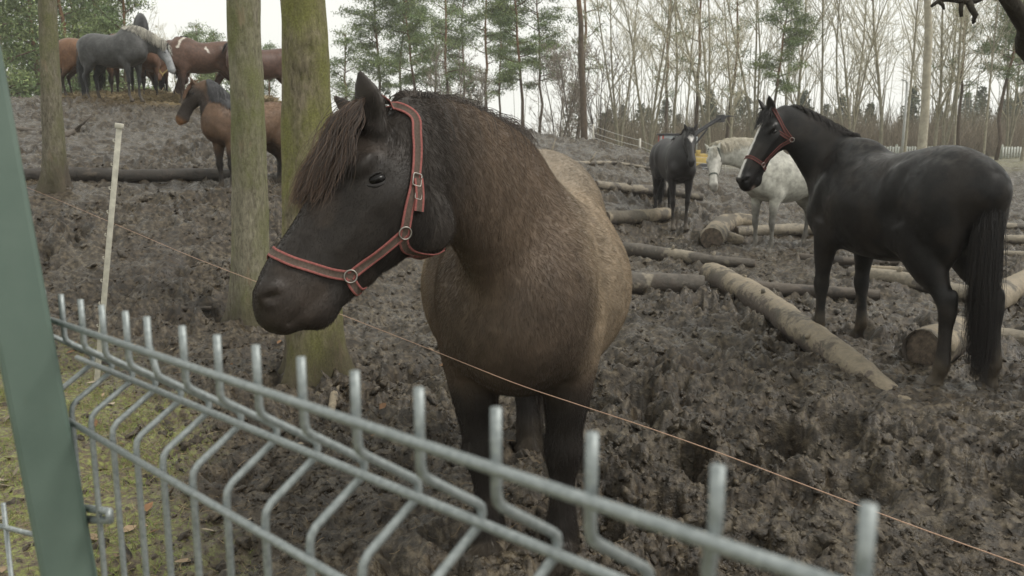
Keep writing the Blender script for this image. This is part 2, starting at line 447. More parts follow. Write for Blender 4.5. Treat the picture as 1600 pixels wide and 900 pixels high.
        for sg in (1, -1):
            B.ell(h(.25, -.285, .055 * sg), np.array((.170, .150 * hdeep, .078)) * L, (a + u * .1, u - a * .1, l), .014)       # cheek
            B.ell(h(.40, -.25, .045 * sg), np.array((.16, .09, .055)) * L, (a + u * .28, u - a * .28, l), .03)
            B.ell(h(.235, -.082, .132 * sg), np.array((.075, .036, .046)) * L, (a + u * .12, u - a * .12, l), .020)
            B.ell(h(.285, -.195, .120 * sg), np.array((.075, .028, .036)) * L, (a + u * .1, u - a * .1, l), .022)                        # brow
            B.tube([(*h(.34, -.175, .122 * sg), .018 * L, .022 * L, *l), (*h(.60, -.175, .080 * sg), .012 * L, .016 * L, *l)], 2, .018)
            B.tube([(*h(.50, -.06, .055 * sg), .03 * L, .03 * L, *l), (*h(.84, -.07, .05 * sg), .026 * L, .026 * L, *l)], 2, .03)
            B.ell(h(.925, -.105, .068 * sg), np.array((.066, .066, .042)) * L, (a, u, l), .014)                        # nostril rim
        B.ell(h(.86, -.295, 0), np.array((.075, .050, .058)) * L, (a, u, l), .025)                                     # chin
        B.tube([row(.60, -.27, .055, .045), row(.76, -.275, .050, .040), row(.92, -.262, .058, .034)], 3, .025)
        B.ell(h(.975, -.185, 0), np.array((.050, .085, .070)) * L, (a, u, l), .02)
        if detail:
            for sg in (1, -1):
                B.ell(h(.255, -.138, .166 * sg), np.array((.054, .024, .028)) * L, (a * .78 + u * .62, u * .78 - a * .62, l), .012, sub=True)
                B.ell(h(.945, -.112, .112 * sg), np.array((.046, .024, .046)) * L, (a + u * .6, u - a * .6, l), .008, sub=True)
                B.tube([(*h(.80, -.238, .085 * sg), .011 * L, .011 * L, *l), (*h(.90, -.232, .088 * sg), .011 * L, .011 * L, *l), (*h(.99, -.215, .055 * sg), .008 * L, .008 * L, *l)], 2, .012, sub=True)
        # ears
        s.ears = []
        for i, sg in enumerate((1, -1)):
            e = ears[i % len(ears)]; ea, eu, el = e[:3]; d = nrm(a * ea + u * eu + l * el * sg)
            base = h(.045, -.045, .088 * sg * earlat); fdir = nrm(a * .7 + u * .35 + l * sg * (e[3] if len(e) > 3 else .5)); fdir = nrm(fdir - d * np.dot(fdir, d)); la = np.cross(d, fdir)
            q = earlen * L / .62
            st = [(t_, w_ * (earw if t_ < .95 else 1), v_) for t_, w_, v_ in [(-.12, .026, .026), (.12, .030, .024), (.38, .036, .022), (.66, .027, .016), (.88, .013, .009), (1.0, .004, .004)]]
            rows = [(*(base + d * q * t + fdir * (-.012 + .02 * t * t)), w * q / .16, v * q / .16, *la) for t, w, v in st]
            B.tube(rows, 3, .012)
            if earhollow:
                rows = [(*(base + d * q * t + fdir * (.013 + .02 * t * t)), w * q / .16 * .74, v * q / .16 * .8, *la) for t, w, v in st[1:-1]]
                B.tube(rows, 3, .006, sub=True)
            s.ears.append((base, d, fdir, la))
        for e in range(len(B.pr)):                                   # scale
            t, d, k, sub, cap = B.pr[e]
            if t == 'tube': d = d.copy(); d[:, :5] *= S
            else: d = (d[0] * S, d[1] * S, d[2])
            B.pr[e] = (t, d, k * S, sub, cap)
    def hp(s, sx, uu, ll=0.0): return s.h(sx, uu, ll) * s.S
    def headco(s, V):
        q = np.asarray(V) / s.S - s.P; return q @ s.a / s.L, q @ s.u / s.L, q @ s.l / s.L
    def regions(s, V):
        """weights: head, neck (0 base..1 poll), z of the leg, local canonical coordinates"""
        p = np.asarray(V) / s.S; sx, uu, ll = s.headco(V)
        hd = ((sx > -.05) & (np.abs(ll) < .30) & (uu > -.56) & (uu < .1) & (sx < 1.2)).astype(float)
        hd *= sstep(-.02, .15, sx - (-.9 * (uu + .32)) * (uu < -.32))
        R = s.neck; d = np.full(len(p), 9.0); t = np.zeros(len(p))
        for i in range(len(R) - 1):
            ab = R[i + 1, :3] - R[i, :3]; tt = np.clip((p - R[i, :3]) @ ab / (ab @ ab), 0, 1)
            dd = np.linalg.norm(p - R[i, :3] - tt[:, None] * ab, axis=1) / (R[i, 4]); m = dd < d; d[m] = dd[m]; t[m] = (i + tt[m]) / (len(R) - 1)
        nk = np.where(d < 1.6, t, 0)
        return p, hd, nk, sx, uu, ll

def strap(H, bvh, pts, w, name, mat, parent, off=.005, closed=False, n=48, up=None, sides=None):
    """a flat band laid over the body through pts (local), with real thickness"""
    P = spline(np.array(pts, float), 8)
    d = np.r_[0, np.cumsum(np.linalg.norm(np.diff(P, axis=0), axis=1))]; t = np.linspace(0, d[-1], n)
    P = np.stack([np.interp(t, d, P[:, i]) for i in range(3)], 1); Nn = np.zeros_like(P)
    for i, p in enumerate(P):
        c, nn, _, _ = bvh.find_nearest(Vector(p)); P[i] = c; Nn[i] = nn
    for _ in range(3):
        Nn[1:-1] = (Nn[:-2] + Nn[1:-1] + Nn[2:]) / 3; P[1:-1] = (P[:-2] + 2 * P[1:-1] + P[2:]) / 4
        if closed: P[0] = P[-1] = (P[1] + P[-2]) / 2
    Nn = nrm(Nn); P = P + Nn * off; T = nrm(np.gradient(P, axis=0)); W = nrm(np.cross(T, Nn)); Nn = np.cross(W, T)
    mb = MB(); th = .0016
    prof = [(-1, -1), (-.55, -1), (.55, -1), (1, -1), (1, .6), (.92, 1.2), (.60, 1.2), (.54, .8), (-.54, .8), (-.60, 1.2), (-.92, 1.2), (-1, .6)]
    edge = np.array((0.22, .03, .03)); mid = np.array((.045, .033, .028))
    if sides is not None: edge, mid = sides
    V = []; C = []
    for i in range(n):
        for a_, b_ in prof:
            V.append(P[i] + W[i] * a_ * w / 2 + Nn[i] * b_ * th); C.append(edge if abs(a_) > .58 else mid * 1.0)
    k = len(prof); Fc = [(i * k + j, i * k + (j + 1) % k, (i + 1) * k + (j + 1) % k, (i + 1) * k + j) for i in range(n - 1) for j in range(k)]
    mb.add(V, Fc, np.array(C)); return mb.build(name, mat, parent), P, Nn
def ring(c, nn, r, rr, name, mat, parent, up=(0, 0, 1), sq=False):
    nn = nrm(nn); x = nrm(np.cross(up, nn)); y = np.cross(nn, x); mb = MB()
    a = np.linspace(0, 2 * math.pi, 25); ex = .35 if sq else 1
    cx, sy = np.sign(np.cos(a)) * np.abs(np.cos(a)) ** ex, np.sign(np.sin(a)) * np.abs(np.sin(a)) ** ex
    mb.tube([c + x * r * (0.75 if sq else 1) * p + y * r * q for p, q in zip(cx, sy)], rr, 8, cap=False); return mb.build(name, mat, parent)

def strands(H, roots, d0, length, K=9, grav=.25, off=.004, curl=.0, push=True, seed=1, wave=.0, pull=None):
    rg = np.random.default_rng(seed); Nn = len(roots); P = np.zeros((Nn, K, 3)); P[:, 0] = roots; d = nrm(d0 + rg.normal(size=(Nn, 3)) * curl)
    L = np.broadcast_to(length, (Nn,)); st = (L / (K - 1))[:, None]; ph = rg.uniform(0, 6.28, Nn)
    for k in range(1, K):
        d = nrm(d + np.array((0, 0, -grav)) + rg.normal(size=(Nn, 3)) * curl * .5 + (0 if pull is None else pull))
        if wave: d = nrm(d + np.stack([np.sin(ph + k * 1.3), np.cos(ph * 1.3 + k * 1.1), 0 * ph], 1) * wave)
        q = P[:, k - 1] + d * st
        if push:
            m = np.arange(Nn); dd, g = H.B.grad(q); lift = off * (1 + 2.5 * rg.random(Nn)); w_ = dd < lift
            q[w_] += g[w_] * (lift - dd)[w_][:, None]
        P[:, k] = q; d = nrm(P[:, k] - P[:, k - 1])
    return P
def crest_points(H, n, t0, t1, seed=2, spread=.012):
    rg = np.random.default_rng(seed); t = rg.uniform(t0, t1, n); R = H.neck; i = np.clip((t * (len(R) - 1)).astype(int), 0, len(R) - 2); f = (t * (len(R) - 1) - i)[:, None]
    c = R[i, :3] * (1 - f) + R[i + 1, :3] * f; rv = (R[i, 4:5] * (1 - f) + R[i + 1, 4:5] * f); lat = nrm(R[i, 5:8] * (1 - f) + R[i + 1, 5:8] * f)
    T = nrm(R[i + 1, :3] - R[i, :3]); ver = nrm(np.cross(T, lat))
    p = c + ver * (rv * .97) + lat * rg.normal(size=(n, 1)) * spread
    return p * H.S, lat, ver, T, t

def coat_hair(H, V, Q, Nrm, n, col, flow, length, rad, seed=3, lift=.3, K=4, sel=None):
    rg = np.random.default_rng(seed); A = np.linalg.norm(np.cross(V[Q[:, 2]] - V[Q[:, 0]], V[Q[:, 3]] - V[Q[:, 1]]), axis=1)
    if sel is not None: A = A * sel
    f = rg.choice(len(Q), n, p=A / A.sum()); b = rg.random((n, 2)); q = Q[f]
    w = np.stack([(1 - b[:, 0]) * (1 - b[:, 1]), b[:, 0] * (1 - b[:, 1]), b[:, 0] * b[:, 1], (1 - b[:, 0]) * b[:, 1]], 1)
    def ip(A_): return (A_[q] * w[..., None]).sum(1)
    p, nn, c = ip(V), nrm(ip(Nrm)), ip(col); fl = flow(p); fl = nrm(fl - nn * (fl * nn).sum(1)[:, None])
    clump = fbm(p * 28, 2)[:, None]; sw = np.cross(nn, fl)
    d = nrm(fl + nn * lift * (.5 + rg.random((n, 1))) + sw * (clump * .45 + rg.normal(size=(n, 1)) * .16)); L = length(p) * rg.uniform(.6, 1.15, n)
    P = np.zeros((n, K, 3)); P[:, 0] = p - nn * .001
    for k in range(1, K):
        P[:, k] = P[:, k - 1] + d * (L / (K - 1))[:, None]; d = nrm(d - nn * .22 * lift + np.array((0, 0, -.04)))
    c = c * (1 + rg.normal(size=(n, 1)) * .22) * (1 + clump * .24)
    return P, np.clip(c, .001, 1)
# ------------------------------------------------------------------ terrain
def base_h(x, y):
    x = np.asarray(x, float); y = np.asarray(y, float)
    amp = np.interp(x, [-40, -16, -9, -4, 0, 3, 5.5, 9, 14], [2.0, 2.55, 2.5, 2.1, 1.75, 1.30, .55, .12, 0])
    y0 = np.interp(x, [-6, -3, 0, 2.5], [5.0, 5.3, 9.0, 13.0]); y1 = np.interp(x, [-9, 0, 4], [21.0, 20.5, 21.5])
    up = np.clip((y - y0) / (y1 - y0), 0, 1); up = up * (1.45 - .45 * up) * sstep(0, .25, up) ** .5
    up = np.minimum(up, 1)
    dn = sstep(27, 42, y)
    h = amp * up * (1 - dn) + .45 * dn
    h = h + .25 * sstep(30, 60, y) * 0 + np.clip(y - 60, 0, 500) * .004
    near = np.exp(-((x + 2.2) ** 2 + (y - 3.2) ** 2) / 6) * .03
    return h + near
def grassy(x, y):
    """1 on the mossy strip by the fence"""
    e = x + 1.05 + (y - 2.6) * .50
    return sstep(.35, -.35, e + perlin(np.stack([x * 1.3, y * 1.3, 0 * x], -1)) * .45) * sstep(6.6, 5.2, y + perlin(np.stack([x, y, 0 * x + 4], -1)) * .8)
def mud_h(x, y):
    D = np.hypot(x, y); P3 = lambda s, z=0: np.stack([x * s, y * s, np.full_like(x, z)], -1)
    g = grassy(x, y); far = sstep(45, 28, y)
    wx = x + .06 * perlin(P3(2.2, 3)); wy = y + .06 * perlin(P3(2.2, 9))
    h = .050 * fbm(P3(.7, 1), 2)
    # hoof prints: pits with raised rims
    tot = np.zeros_like(x)
    for s_, amp, sd in ((1.7, .085, 0), (2.7, .065, 40), (4.6, .030, 90)):
        f1, f2, cid = worley(wx * s_, wy * s_, sd); r = f1 / .36; pit = -sstep(1.0, .45, r) * 1.0 + .55 * np.exp(-((r - 1.15) / .28) ** 2)
        tot = tot + pit * amp * (cid > .30) * np.clip((f2 - f1) / .35, 0, 1)
    # clods: rounded lumps with creases between
    cw = np.stack([wx + .018 * perlin(P3(9, 2)) + .005 * perlin(P3(27, 2)), wy + .018 * perlin(P3(9, 6)) + .005 * perlin(P3(27, 6)), 0 * x], -1)
    for s_, amp, z_ in ((3.4, .060, 1), (7.4, .036, 2), (15.5, .0195, 3), (31, .0105, 4), (60, .0052, 5)):
        att = 1 / (1 + (D * s_ / 430.0) ** 2); bl = np.abs(perlin(cw * s_ + 11.7 * z_)) * 1.5; tot = tot + (np.minimum(bl, .9) ** .85 - .38) * amp * att
    m = .45 + .75 * sstep(-.35, .35, perlin(P3(.55, 12)))                 # calmer and rougher patches
    dist = sstep(.4, 3.0, D); calm = 1 - .80 * g
    return h + tot * m * calm * dist * (.25 + .75 * far) * 1.22 - g * .0
def ground_z(x, y): return float(base_h(np.array([x]), np.array([y]))[0])
def hit_ground(px, py):
    d = ray(px, py); t = .5
    for _ in range(6000):
        p = np.array((0, 0, CAMZ)) + d * t
        if p[2] < ground_z(p[0], p[1]): return p
        t += .01 + t * .002
    if p[1] > 24: p = at_y(px, py, 22.0); p[2] = ground_z(p[0], p[1])
    return p

def build_ground():
    fine = np.radians(np.linspace(-44, 44, 1150)); left = np.radians(np.linspace(-180, -44, 70))[:-1]; right = np.radians(np.linspace(44, 180, 70))[1:]
    th = np.concatenate([left, fine, right]); nt_ = len(th)
    r = [0.0, .35, .6, .8]; 
    while r[-1] < 128: r.append(r[-1] * (1 + (.0042 if 1.6 < r[-1] < 14 else .0065 if r[-1] < 30 else .02 if r[-1] < 60 else .08)))
    r = np.array(r[1:]); nr = len(r)
    Rr, Th = np.meshgrid(r, th, indexing='ij'); X, Y = Rr * np.sin(Th), Rr * np.cos(Th)
    Z = base_h(X, Y); fm = (np.abs(Th) < math.radians(46)) & (Rr < 60)
    Z[fm] += mud_h(X[fm], Y[fm])
    V = np.vstack([np.stack([X, Y, Z], -1).reshape(-1, 3), [(0, 0, 0)]])
    i, j = np.meshgrid(np.arange(nr - 1), np.arange(nt_ - 1), indexing='ij'); a = (i * nt_ + j).ravel()
    Q = np.stack([a, a + 1, a + nt_ + 1, a + nt_], 1)[:, ::-1]
    g = grassy(V[:, 0], V[:, 1]); straw = np.exp(-((V[:, 0] + 7.3) / 3.0) ** 2 - ((V[:, 1] - 21.3) / 1.1) ** 2)
    far = sstep(33, 40, V[:, 1]) ; far = np.maximum(far, (V[:, 1] < .1) * .0)
    col = np.stack([g, np.clip(straw, 0, 1), far], 1)
    o = mesh_obj('ground', V, Q, M_MUD, None, col=col); tag(o, kind='structure')
    return o
def mud_mat():
    m, nt, b = mat_new('churned mud')
    a = N(nt, 'ShaderNodeAttribute', attribute_name='Col'); sp = N(nt, 'ShaderNodeSeparateColor'); nt.links.new(a.outputs['Color'], sp.inputs[0])
    f1 = noise_fac(nt, 1.3, 6, .6); f2 = noise_fac(nt, 22, 6, .65); f3 = noise_fac(nt, 90, 4, .6)
    c1 = ramp(nt, f2, [(.36, (.017, .0130, .0080)), (.50, (.043, .0335, .0220)), (.64, (.112, .092, .063))])
    c2 = ramp(nt, f1, [(.35, (.74, .68, .62)), (.65, (1.22, 1.22, 1.20))]); c = mixc(nt, c1, c2, 1.0, 'MULTIPLY')
    gc = ramp(nt, noise_fac(nt, 35, 6, .7), [(.38, (.055, .042, .028)), (.48, (.13, .10, .060)), (.55, (.15, .165, .045)), (.66, (.26, .27, .085))])
    c = mixc(nt, c, gc, sp.outputs[0])
    c = mixc(nt, c, (.30, .22, .10), sp.outputs[1])
    fc = ramp(nt, noise_fac(nt, .6, 6, .6), [(.35, (.11, .095, .055)), (.6, (.16, .15, .075))]); c = mixc(nt, c, fc, sp.outputs[2])
    nt.links.new(c, b.inputs['Base Color'])
    rr = ramp(nt, noise_fac(nt, 5, 6, .6), [(.38, (.18,) * 3), (.50, (.38,) * 3), (.62, (.66,) * 3)]); nt.links.new(rr, b.inputs['Roughness'])
    b.inputs['Specular IOR Level'].default_value = .42
    ad = N(nt, 'ShaderNodeMath', operation='ADD'); nt.links.new(f2, ad.inputs[0]); mu = N(nt, 'ShaderNodeMath', operation='MULTIPLY'); mu.inputs[1].default_value = .35
    nt.links.new(f3, mu.inputs[0]); nt.links.new(mu.outputs[0], ad.inputs[1]); bump(nt, b, ad.outputs[0], 1.0, .014)
    return m
M_MUD = mud_mat()
build_ground()
def clods():
    """loose crumbs of mud lying all over the churned ground"""
    rg = np.random.default_rng(77); ph = (1 + 5 ** .5) / 2
    I = nrm(np.array([(-1, ph, 0), (1, ph, 0), (-1, -ph, 0), (1, -ph, 0), (0, -1, ph), (0, 1, ph), (0, -1, -ph), (0, 1, -ph), (ph, 0, -1), (ph, 0, 1), (-ph, 0, -1), (-ph, 0, 1)], float))
    T = np.array([(0, 11, 5), (0, 5, 1), (0, 1, 7), (0, 7, 10), (0, 10, 11), (1, 5, 9), (5, 11, 4), (11, 10, 2), (10, 7, 6), (7, 1, 8), (3, 9, 4), (3, 4, 2), (3, 2, 6), (3, 6, 8), (3, 8, 9), (4, 9, 5), (2, 4, 11), (6, 2, 10), (8, 6, 7), (9, 8, 1)])
    e = {}; V2 = [v for v in I]; F2 = []
    def mid(a, b):
        k = (min(a, b), max(a, b))
        if k not in e: e[k] = len(V2); V2.append(nrm(I[a] + I[b]))
        return e[k]
    for a, b, c in T: ab, bc, ca = mid(a, b), mid(b, c), mid(c, a); F2 += [(a, ab, ca), (b, bc, ab), (c, ca, bc), (ab, bc, ca)]
    allV = []; allF = []; off = 0
    for (B, Fc, n, s0, s1) in ((np.array(V2), np.array(F2), 6500, .009, .032), (I, T, 46000, .004, .012)):
        D = 1.7 * (13 / 1.7) ** (rg.random(n) ** .85); th = rg.uniform(-.68, .68, n); x, y = D * np.sin(th), D * np.cos(th); g = grassy(x, y); cl = perlin(np.stack([x * 1.1, y * 1.1, 0 * x + 3], 1)); k = (rg.random(n) > g * .93) & (cl + rg.random(n) * .9 > .05); x, y, D = x[k], y[k], D[k]; n = len(x)
        z = base_h(x, y) + mud_h(x, y); sz = (s0 + (s1 - s0) * rg.random(n) ** 2.4) * (1 + D * .05); m = len(B)
        W = np.repeat(B[None], n, 0) * (1 + .27 * rg.normal(size=(n, m, 1)).clip(-1.7, 1.7)); W = W * np.stack([rg.uniform(.7, 1.4, n), rg.uniform(.7, 1.4, n), rg.uniform(.55, 1.0, n)], 1)[:, None, :]
        a = rg.uniform(0, 6.28, n); c_, s_ = np.cos(a)[:, None], np.sin(a)[:, None]; X = W[..., 0] * c_ - W[..., 1] * s_; Y = W[..., 0] * s_ + W[..., 1] * c_; t = rg.normal(size=(n, 1)) * .5
        W = np.stack([X, Y, W[..., 2] + t * X], -1) * sz[:, None, None] + np.stack([x, y, z - sz * .22], 1)[:, None, :]
        allV.append(W.reshape(-1, 3)); allF.append((Fc[None] + (np.arange(n) * m)[:, None, None] + off).reshape(-1, 3)); off += n * m
    V = np.vstack(allV); o = mesh_obj('mud_clods', V, np.vstack(allF), M_MUD, None, col=np.zeros((len(V), 3))); tag(o, kind='stuff')
clods()

# ------------------------------------------------------------------ grass, litter
M_BLADE = attr_mat('grass blade', .6, .1, 8, 0, 0, .3)
def build_grass():
    rg = np.random.default_rng(21); n = 120000; x = rg.uniform(-4.6, -.2, n); y = rg.uniform(1.3, 6.6, n)
    P3 = lambda s, z: np.stack([x * s, y * s, np.full_like(x, z)], -1)
    keep = (grassy(x, y) > rg.random(n) * .9 + .1) & (perlin(P3(3.0, 2)) + perlin(P3(9, 5)) * .5 > rg.uniform(-.35, .45, n)); x, y = x[keep], y[keep]; n = len(x)
    z = base_h(x, y) + mud_h(x, y) - .004; K_ = 4; P = np.zeros((n, K_, 3)); P[:, 0] = np.stack([x, y, z], 1)
    lie = rg.random(n) < .35; L = rg.uniform(.014, .055, n) * np.where(lie, 1.6, 1)
    d = nrm(np.stack([rg.normal(size=n) * .5, rg.normal(size=n) * .5, np.where(lie, .12, 1.0)], 1)); 
    for k in range(1, K_): P[:, k] = P[:, k - 1] + d * (L / 3)[:, None]; d = nrm(d + np.array((0, 0, -.28)) * (~lie)[:, None] + rg.normal(size=(n, 3)) * .12)
    c = np.where(lie[:, None], np.array((.26, .21, .12)), np.array((.17, .22, .055))) * rg.uniform(.6, 1.4, (n, 1)); m = (~lie) & (rg.random(n) < .3); c[m] = np.array((.20, .19, .07))
    o = hair_obj('grass', P, .0014, .0004, c, M_BLADE); tag(o, kind='stuff')
    # needles and straw bits lying on the mud
    n = 5200; x = rg.uniform(-4.5, 1.2, n); y = rg.uniform(1.6, 6.5, n); keep = rg.random(n) < np.clip(1.1 - (x + 3.2) * .22 - (y - 2) * .10, .04, 1); x, y = x[keep], y[keep]; n = len(x)
    z = base_h(x, y) + mud_h(x, y) + .006; a = rg.uniform(0, 6.28, n); L = rg.uniform(.02, .07, n); d = np.stack([np.cos(a), np.sin(a), rg.normal(size=n) * .12], 1)
    P = np.stack([x, y, z], 1)[:, None, :] + d[:, None, :] * L[:, None, None] * np.linspace(-.5, .5, 3)[None, :, None]; P[:, 1, 2] += .003
    for k in (0, 2): P[:, k, 2] = np.maximum(P[:, k, 2], base_h(P[:, k, 0], P[:, k, 1]) + mud_h(P[:, k, 0], P[:, k, 1]) + .003)
    c = np.array((.24, .18, .11)) * rg.uniform(.4, 1.3, (n, 1)); o = hair_obj('plant_litter', P, .0011, .0007, c, M_BLADE); tag(o, kind='stuff')
    # dead leaves
    mb = MB(); n = 420
    for i in range(n):
        x, y = rg.uniform(-4.2, .2), rg.uniform(2.3, 6.4)
        if rg.random() > .25 + .75 * float(grassy(np.array([x]), np.array([y]))[0]): continue
        z = ground_z(x, y) + float(mud_h(np.array([x]), np.array([y]))[0]) + .012; s_ = rg.uniform(.015, .042); a = rg.uniform(0, 6.28); tl = rg.normal(size=2) * .35
        ex = np.array((math.cos(a), math.sin(a), tl[0])); ey = np.array((-math.sin(a), math.cos(a), tl[1]))
        pts = [(-1, 0, 0), (-.45, .42, .10), (.2, .5, .14), (1, 0, .05), (.2, -.5, .14), (-.45, -.42, .10), (0, 0, 0)]
        V = [np.array((x, y, z)) + ex * p[0] * s_ + ey * p[1] * s_ + np.array((0, 0, p[2] * s_)) for p in pts]
        c = np.array([(.20, .11, .055), (.30, .22, .14), (.36, .30, .22)][rg.integers(3)]) * rg.uniform(.6, 1.1)
        mb.add(V, [(0, 1, 6), (1, 2, 6), (2, 3, 6), (3, 4, 6), (4, 5, 6), (5, 0, 6)], c)
    o = mb.build('fallen_leaves', attr_mat('dry leaf', .75, .25, 60, .3, .002, .3), None); tag(o, kind='stuff')
    # bits of dung and straw scattered on the mud
build_grass()

# ------------------------------------------------------------------ logs
def bark_mat(name, light, dark, moss=0.0, peel=.3, scale=9, stretch=(1, 1, .25)):
    m, nt, b = mat_new(name); b.inputs['Roughness'].default_value = .82; b.inputs['Specular IOR Level'].default_value = .25
    f = noise_fac(nt, scale, 7, .65, stretch=stretch, dist=.6); g = noise_fac(nt, scale * .35, 5, .6, stretch=stretch)
    c = ramp(nt, f, [(.30, dark), (.47, tuple((a + d_) / 2 for a, d_ in zip(light, dark))), (.66, light)])
    if moss:
        mf = ramp(nt, g, [(.50 - moss * .20, (0, 0, 0)), (.60 - moss * .10, (1, 1, 1))]); mc = ramp(nt, noise_fac(nt, 60, 4), [(.3, (.075, .080, .022)), (.7, (.170, .165, .055))])
        c = mixc(nt, c, mc, mixf(nt, mf, .75))
    nt.links.new(c, b.inputs['Base Color']); bump(nt, b, f, .8, .03); return m
def mixf(nt, a, k):
    m = N(nt, 'ShaderNodeMath', operation='MULTIPLY'); nt.links.new(a, m.inputs[0]); m.inputs[1].default_value = k; return m.outputs[0]
M_LOGL = None
def log_mat(name, wood, bark, mud):
    """attribute Col: r = mud on it, g = bare wood, b = cut end"""
    m, nt, b = mat_new(name); b.inputs['Specular IOR Level'].default_value = .35
    a = N(nt, 'ShaderNodeAttribute', attribute_name='Col'); sp = N(nt, 'ShaderNodeSeparateColor'); nt.links.new(a.outputs['Color'], sp.inputs[0])
    f = noise_fac(nt, 14, 7, .68, dist=.5); g = noise_fac(nt, 4.2, 6, .62)
    wc = ramp(nt, f, [(.32, tuple(x * .55 for x in wood)), (.60, wood), (.8, tuple(min(.8, x * 1.35) for x in wood))]); bc = ramp(nt, f, [(.35, tuple(x * .4 for x in bark)), (.65, bark)])
    def th(val, noise, lo, hi):
        ad = N(nt, 'ShaderNodeMath', operation='ADD'); nt.links.new(val, ad.inputs[0]); nt.links.new(noise, ad.inputs[1]); return ramp(nt, ad.outputs[0], [(lo, (0,) * 3), (hi, (1,) * 3)])
    hb = N(nt, 'ShaderNodeMath', operation='MULTIPLY'); nt.links.new(sp.outputs[1], hb.inputs[0]); hb.inputs[1].default_value = .55
    c = mixc(nt, bc, wc, th(hb.outputs[0], g, .76, .82))
    mc = ramp(nt, f, [(.3, tuple(x * .6 for x in mud)), (.7, mud)]); hm = N(nt, 'ShaderNodeMath', operation='MULTIPLY'); nt.links.new(sp.outputs[0], hm.inputs[0]); hm.inputs[1].default_value = .5
    c = mixc(nt, c, mc, th(hm.outputs[0], f, .72, .82)); nt.links.new(c, b.inputs['Base Color'])
    nt.links.new(ramp(nt, f, [(.3, (.45,) * 3), (.7, (.85,) * 3)]), b.inputs['Roughness']); bump(nt, b, f, .8, .02); return m
M_LOGP = log_mat('peeled log', (.27, .225, .16), (.14, .12, .09), (.105, .085, .070))
M_LOGG = log_mat('grey log', (.27, .235, .18), (.135, .118, .098), (.095, .078, .064))
M_LOGD = log_mat('muddy log', (.12, .10, .08), (.065, .056, .048), (.085, .070, .058))
M_END = simple('cut wood end', (.105, .08, .058), .85, var=.6, scale=22, bmp=.7, bdist=.02)
def make_log(path, R, label, mat, name='log', cat='log', group='logs lying in the mud', seed=1, seg=26, nn=18, stubs=(), muddy=.35, bare=.6, endmat=True, ends=(1, 1)):
    """path: world points of the axis; R radius per path point"""
    rg = np.random.default_rng(seed); P = np.array(path, float); R = np.broadcast_to(R, (len(P),)); A = spline(np.c_[P, R], max(2, seg // max(1, len(P) - 1))); o0 = A[0, :3].copy(); o0[2] -= A[0, 3]
    r = empty(name, o0, label, cat, group); A[:, :3] -= o0; m = len(A); A[:, :2] += np.cumsum(rg.normal(size=(m, 2)) * .0025, 0) * (A[:, 3:4] / .1)
    mb = MB(); a = np.arange(nn) * 2 * math.pi / nn; L = np.r_[0, np.cumsum(np.linalg.norm(np.diff(A[:, :3], axis=0), axis=1))]
    def lump(i, aa):
        q = np.stack([np.cos(aa) * 1.3, np.sin(aa) * 1.3, np.full_like(aa, L[i] * 3.5 + seed * 7.1)], 1); v = 1 + .10 * fbm(q, 3) + .05 * perlin(np.stack([np.cos(aa) * 3.2, np.sin(aa) * 3.2, np.full_like(aa, L[i] * 14 + seed)], 1))
        e = min(L[i], L[-1] - L[i]); return v * (1 if e > A[i, 3] * .25 else (.90 + .10 * math.sqrt(max(0, e / (A[i, 3] * .25)))))
    mb.tube(A[:, :3], A[:, 3], nn, cap=False, lump=lump)
    V = mb.V[0]; ctr = np.repeat(A[:, :3], nn, 0); rel = (V[:, 2] - ctr[:, 2]) / np.repeat(A[:, 3], nn)
    nz = fbm(V * 3.1 + seed, 3); mb.C[0] = np.stack([np.clip(muddy + .45 * nz - rel * .45, 0, 1), np.clip(bare + .5 * fbm(V * 2 + 9 + seed, 3), 0, 1), 0 * nz], 1)
    for (t, ang, ln, rr) in stubs:
        i = int(t * (m - 1)); T = nrm(A[min(i + 1, m - 1), :3] - A[max(i - 1, 0), :3]); s_ = nrm(np.cross(T, (0, 0, 1))); u_ = np.cross(s_, T); d = nrm(s_ * math.cos(ang) + u_ * math.sin(ang) + T * .4)
        mb.tube([A[i, :3], A[i, :3] + d * (A[i, 3] + ln * .5), A[i, :3] + d * (A[i, 3] + ln) + (0, 0, .01)], [rr * 1.3, rr, rr * .8], 8, col=(.3, .6, 0))
    mb.build('bark', mat, r)
    if endmat:
        for q_, (i, j) in enumerate(((0, 1), (m - 1, m - 2))):
            if not ends[q_]: continue
            T = nrm(A[i, :3] - A[j, :3]); me = MB(); rad = A[i, 3] * .90; s_ = nrm(np.cross(T, (0, 0, 1) if abs(T[2]) < .9 else (1, 0, 0))); u_ = np.cross(T, s_); V = [A[i, :3] + T * .004]; 
            for q in (.5, 1.02):
                for k in range(14): V.append(A[i, :3] + T * (.003 if q < 1 else -.006) + (s_ * math.cos(k / 14 * 6.2832) + u_ * math.sin(k / 14 * 6.2832)) * rad * q * (1 + .03 * rg.normal()))
            me.add(V, [(0, 1 + k, 1 + (k + 1) % 14) for k in range(14)] + [(1 + k, 15 + k, 15 + (k + 1) % 14, 1 + (k + 1) % 14) for k in range(14)]); me.build('cut_end', M_END, r)
    return r
def G(px, py, up=0.0):
    p = hit_ground(px, py); p[2] += up; return p
def glog(pts, rpx, label, mat, sink=.12, drop=None, **kw):
    """log through pixels on the ground, radius from its width in the photo"""
    P = []; R = []
    for (x, y), rp in zip(pts, rpx):
        p = hit_ground(x, y + rp * .55); w = p[1] * CP - (p[2] - CAMZ) * SP; r_ = rp * w / F; p = p + np.array((0, 0, r_ * (1 - 2 * sink) + .02 - (drop[len(P)] if drop else 0))); P.append(p); R.append(r_)
    return make_log(P, R, label, mat, **kw)
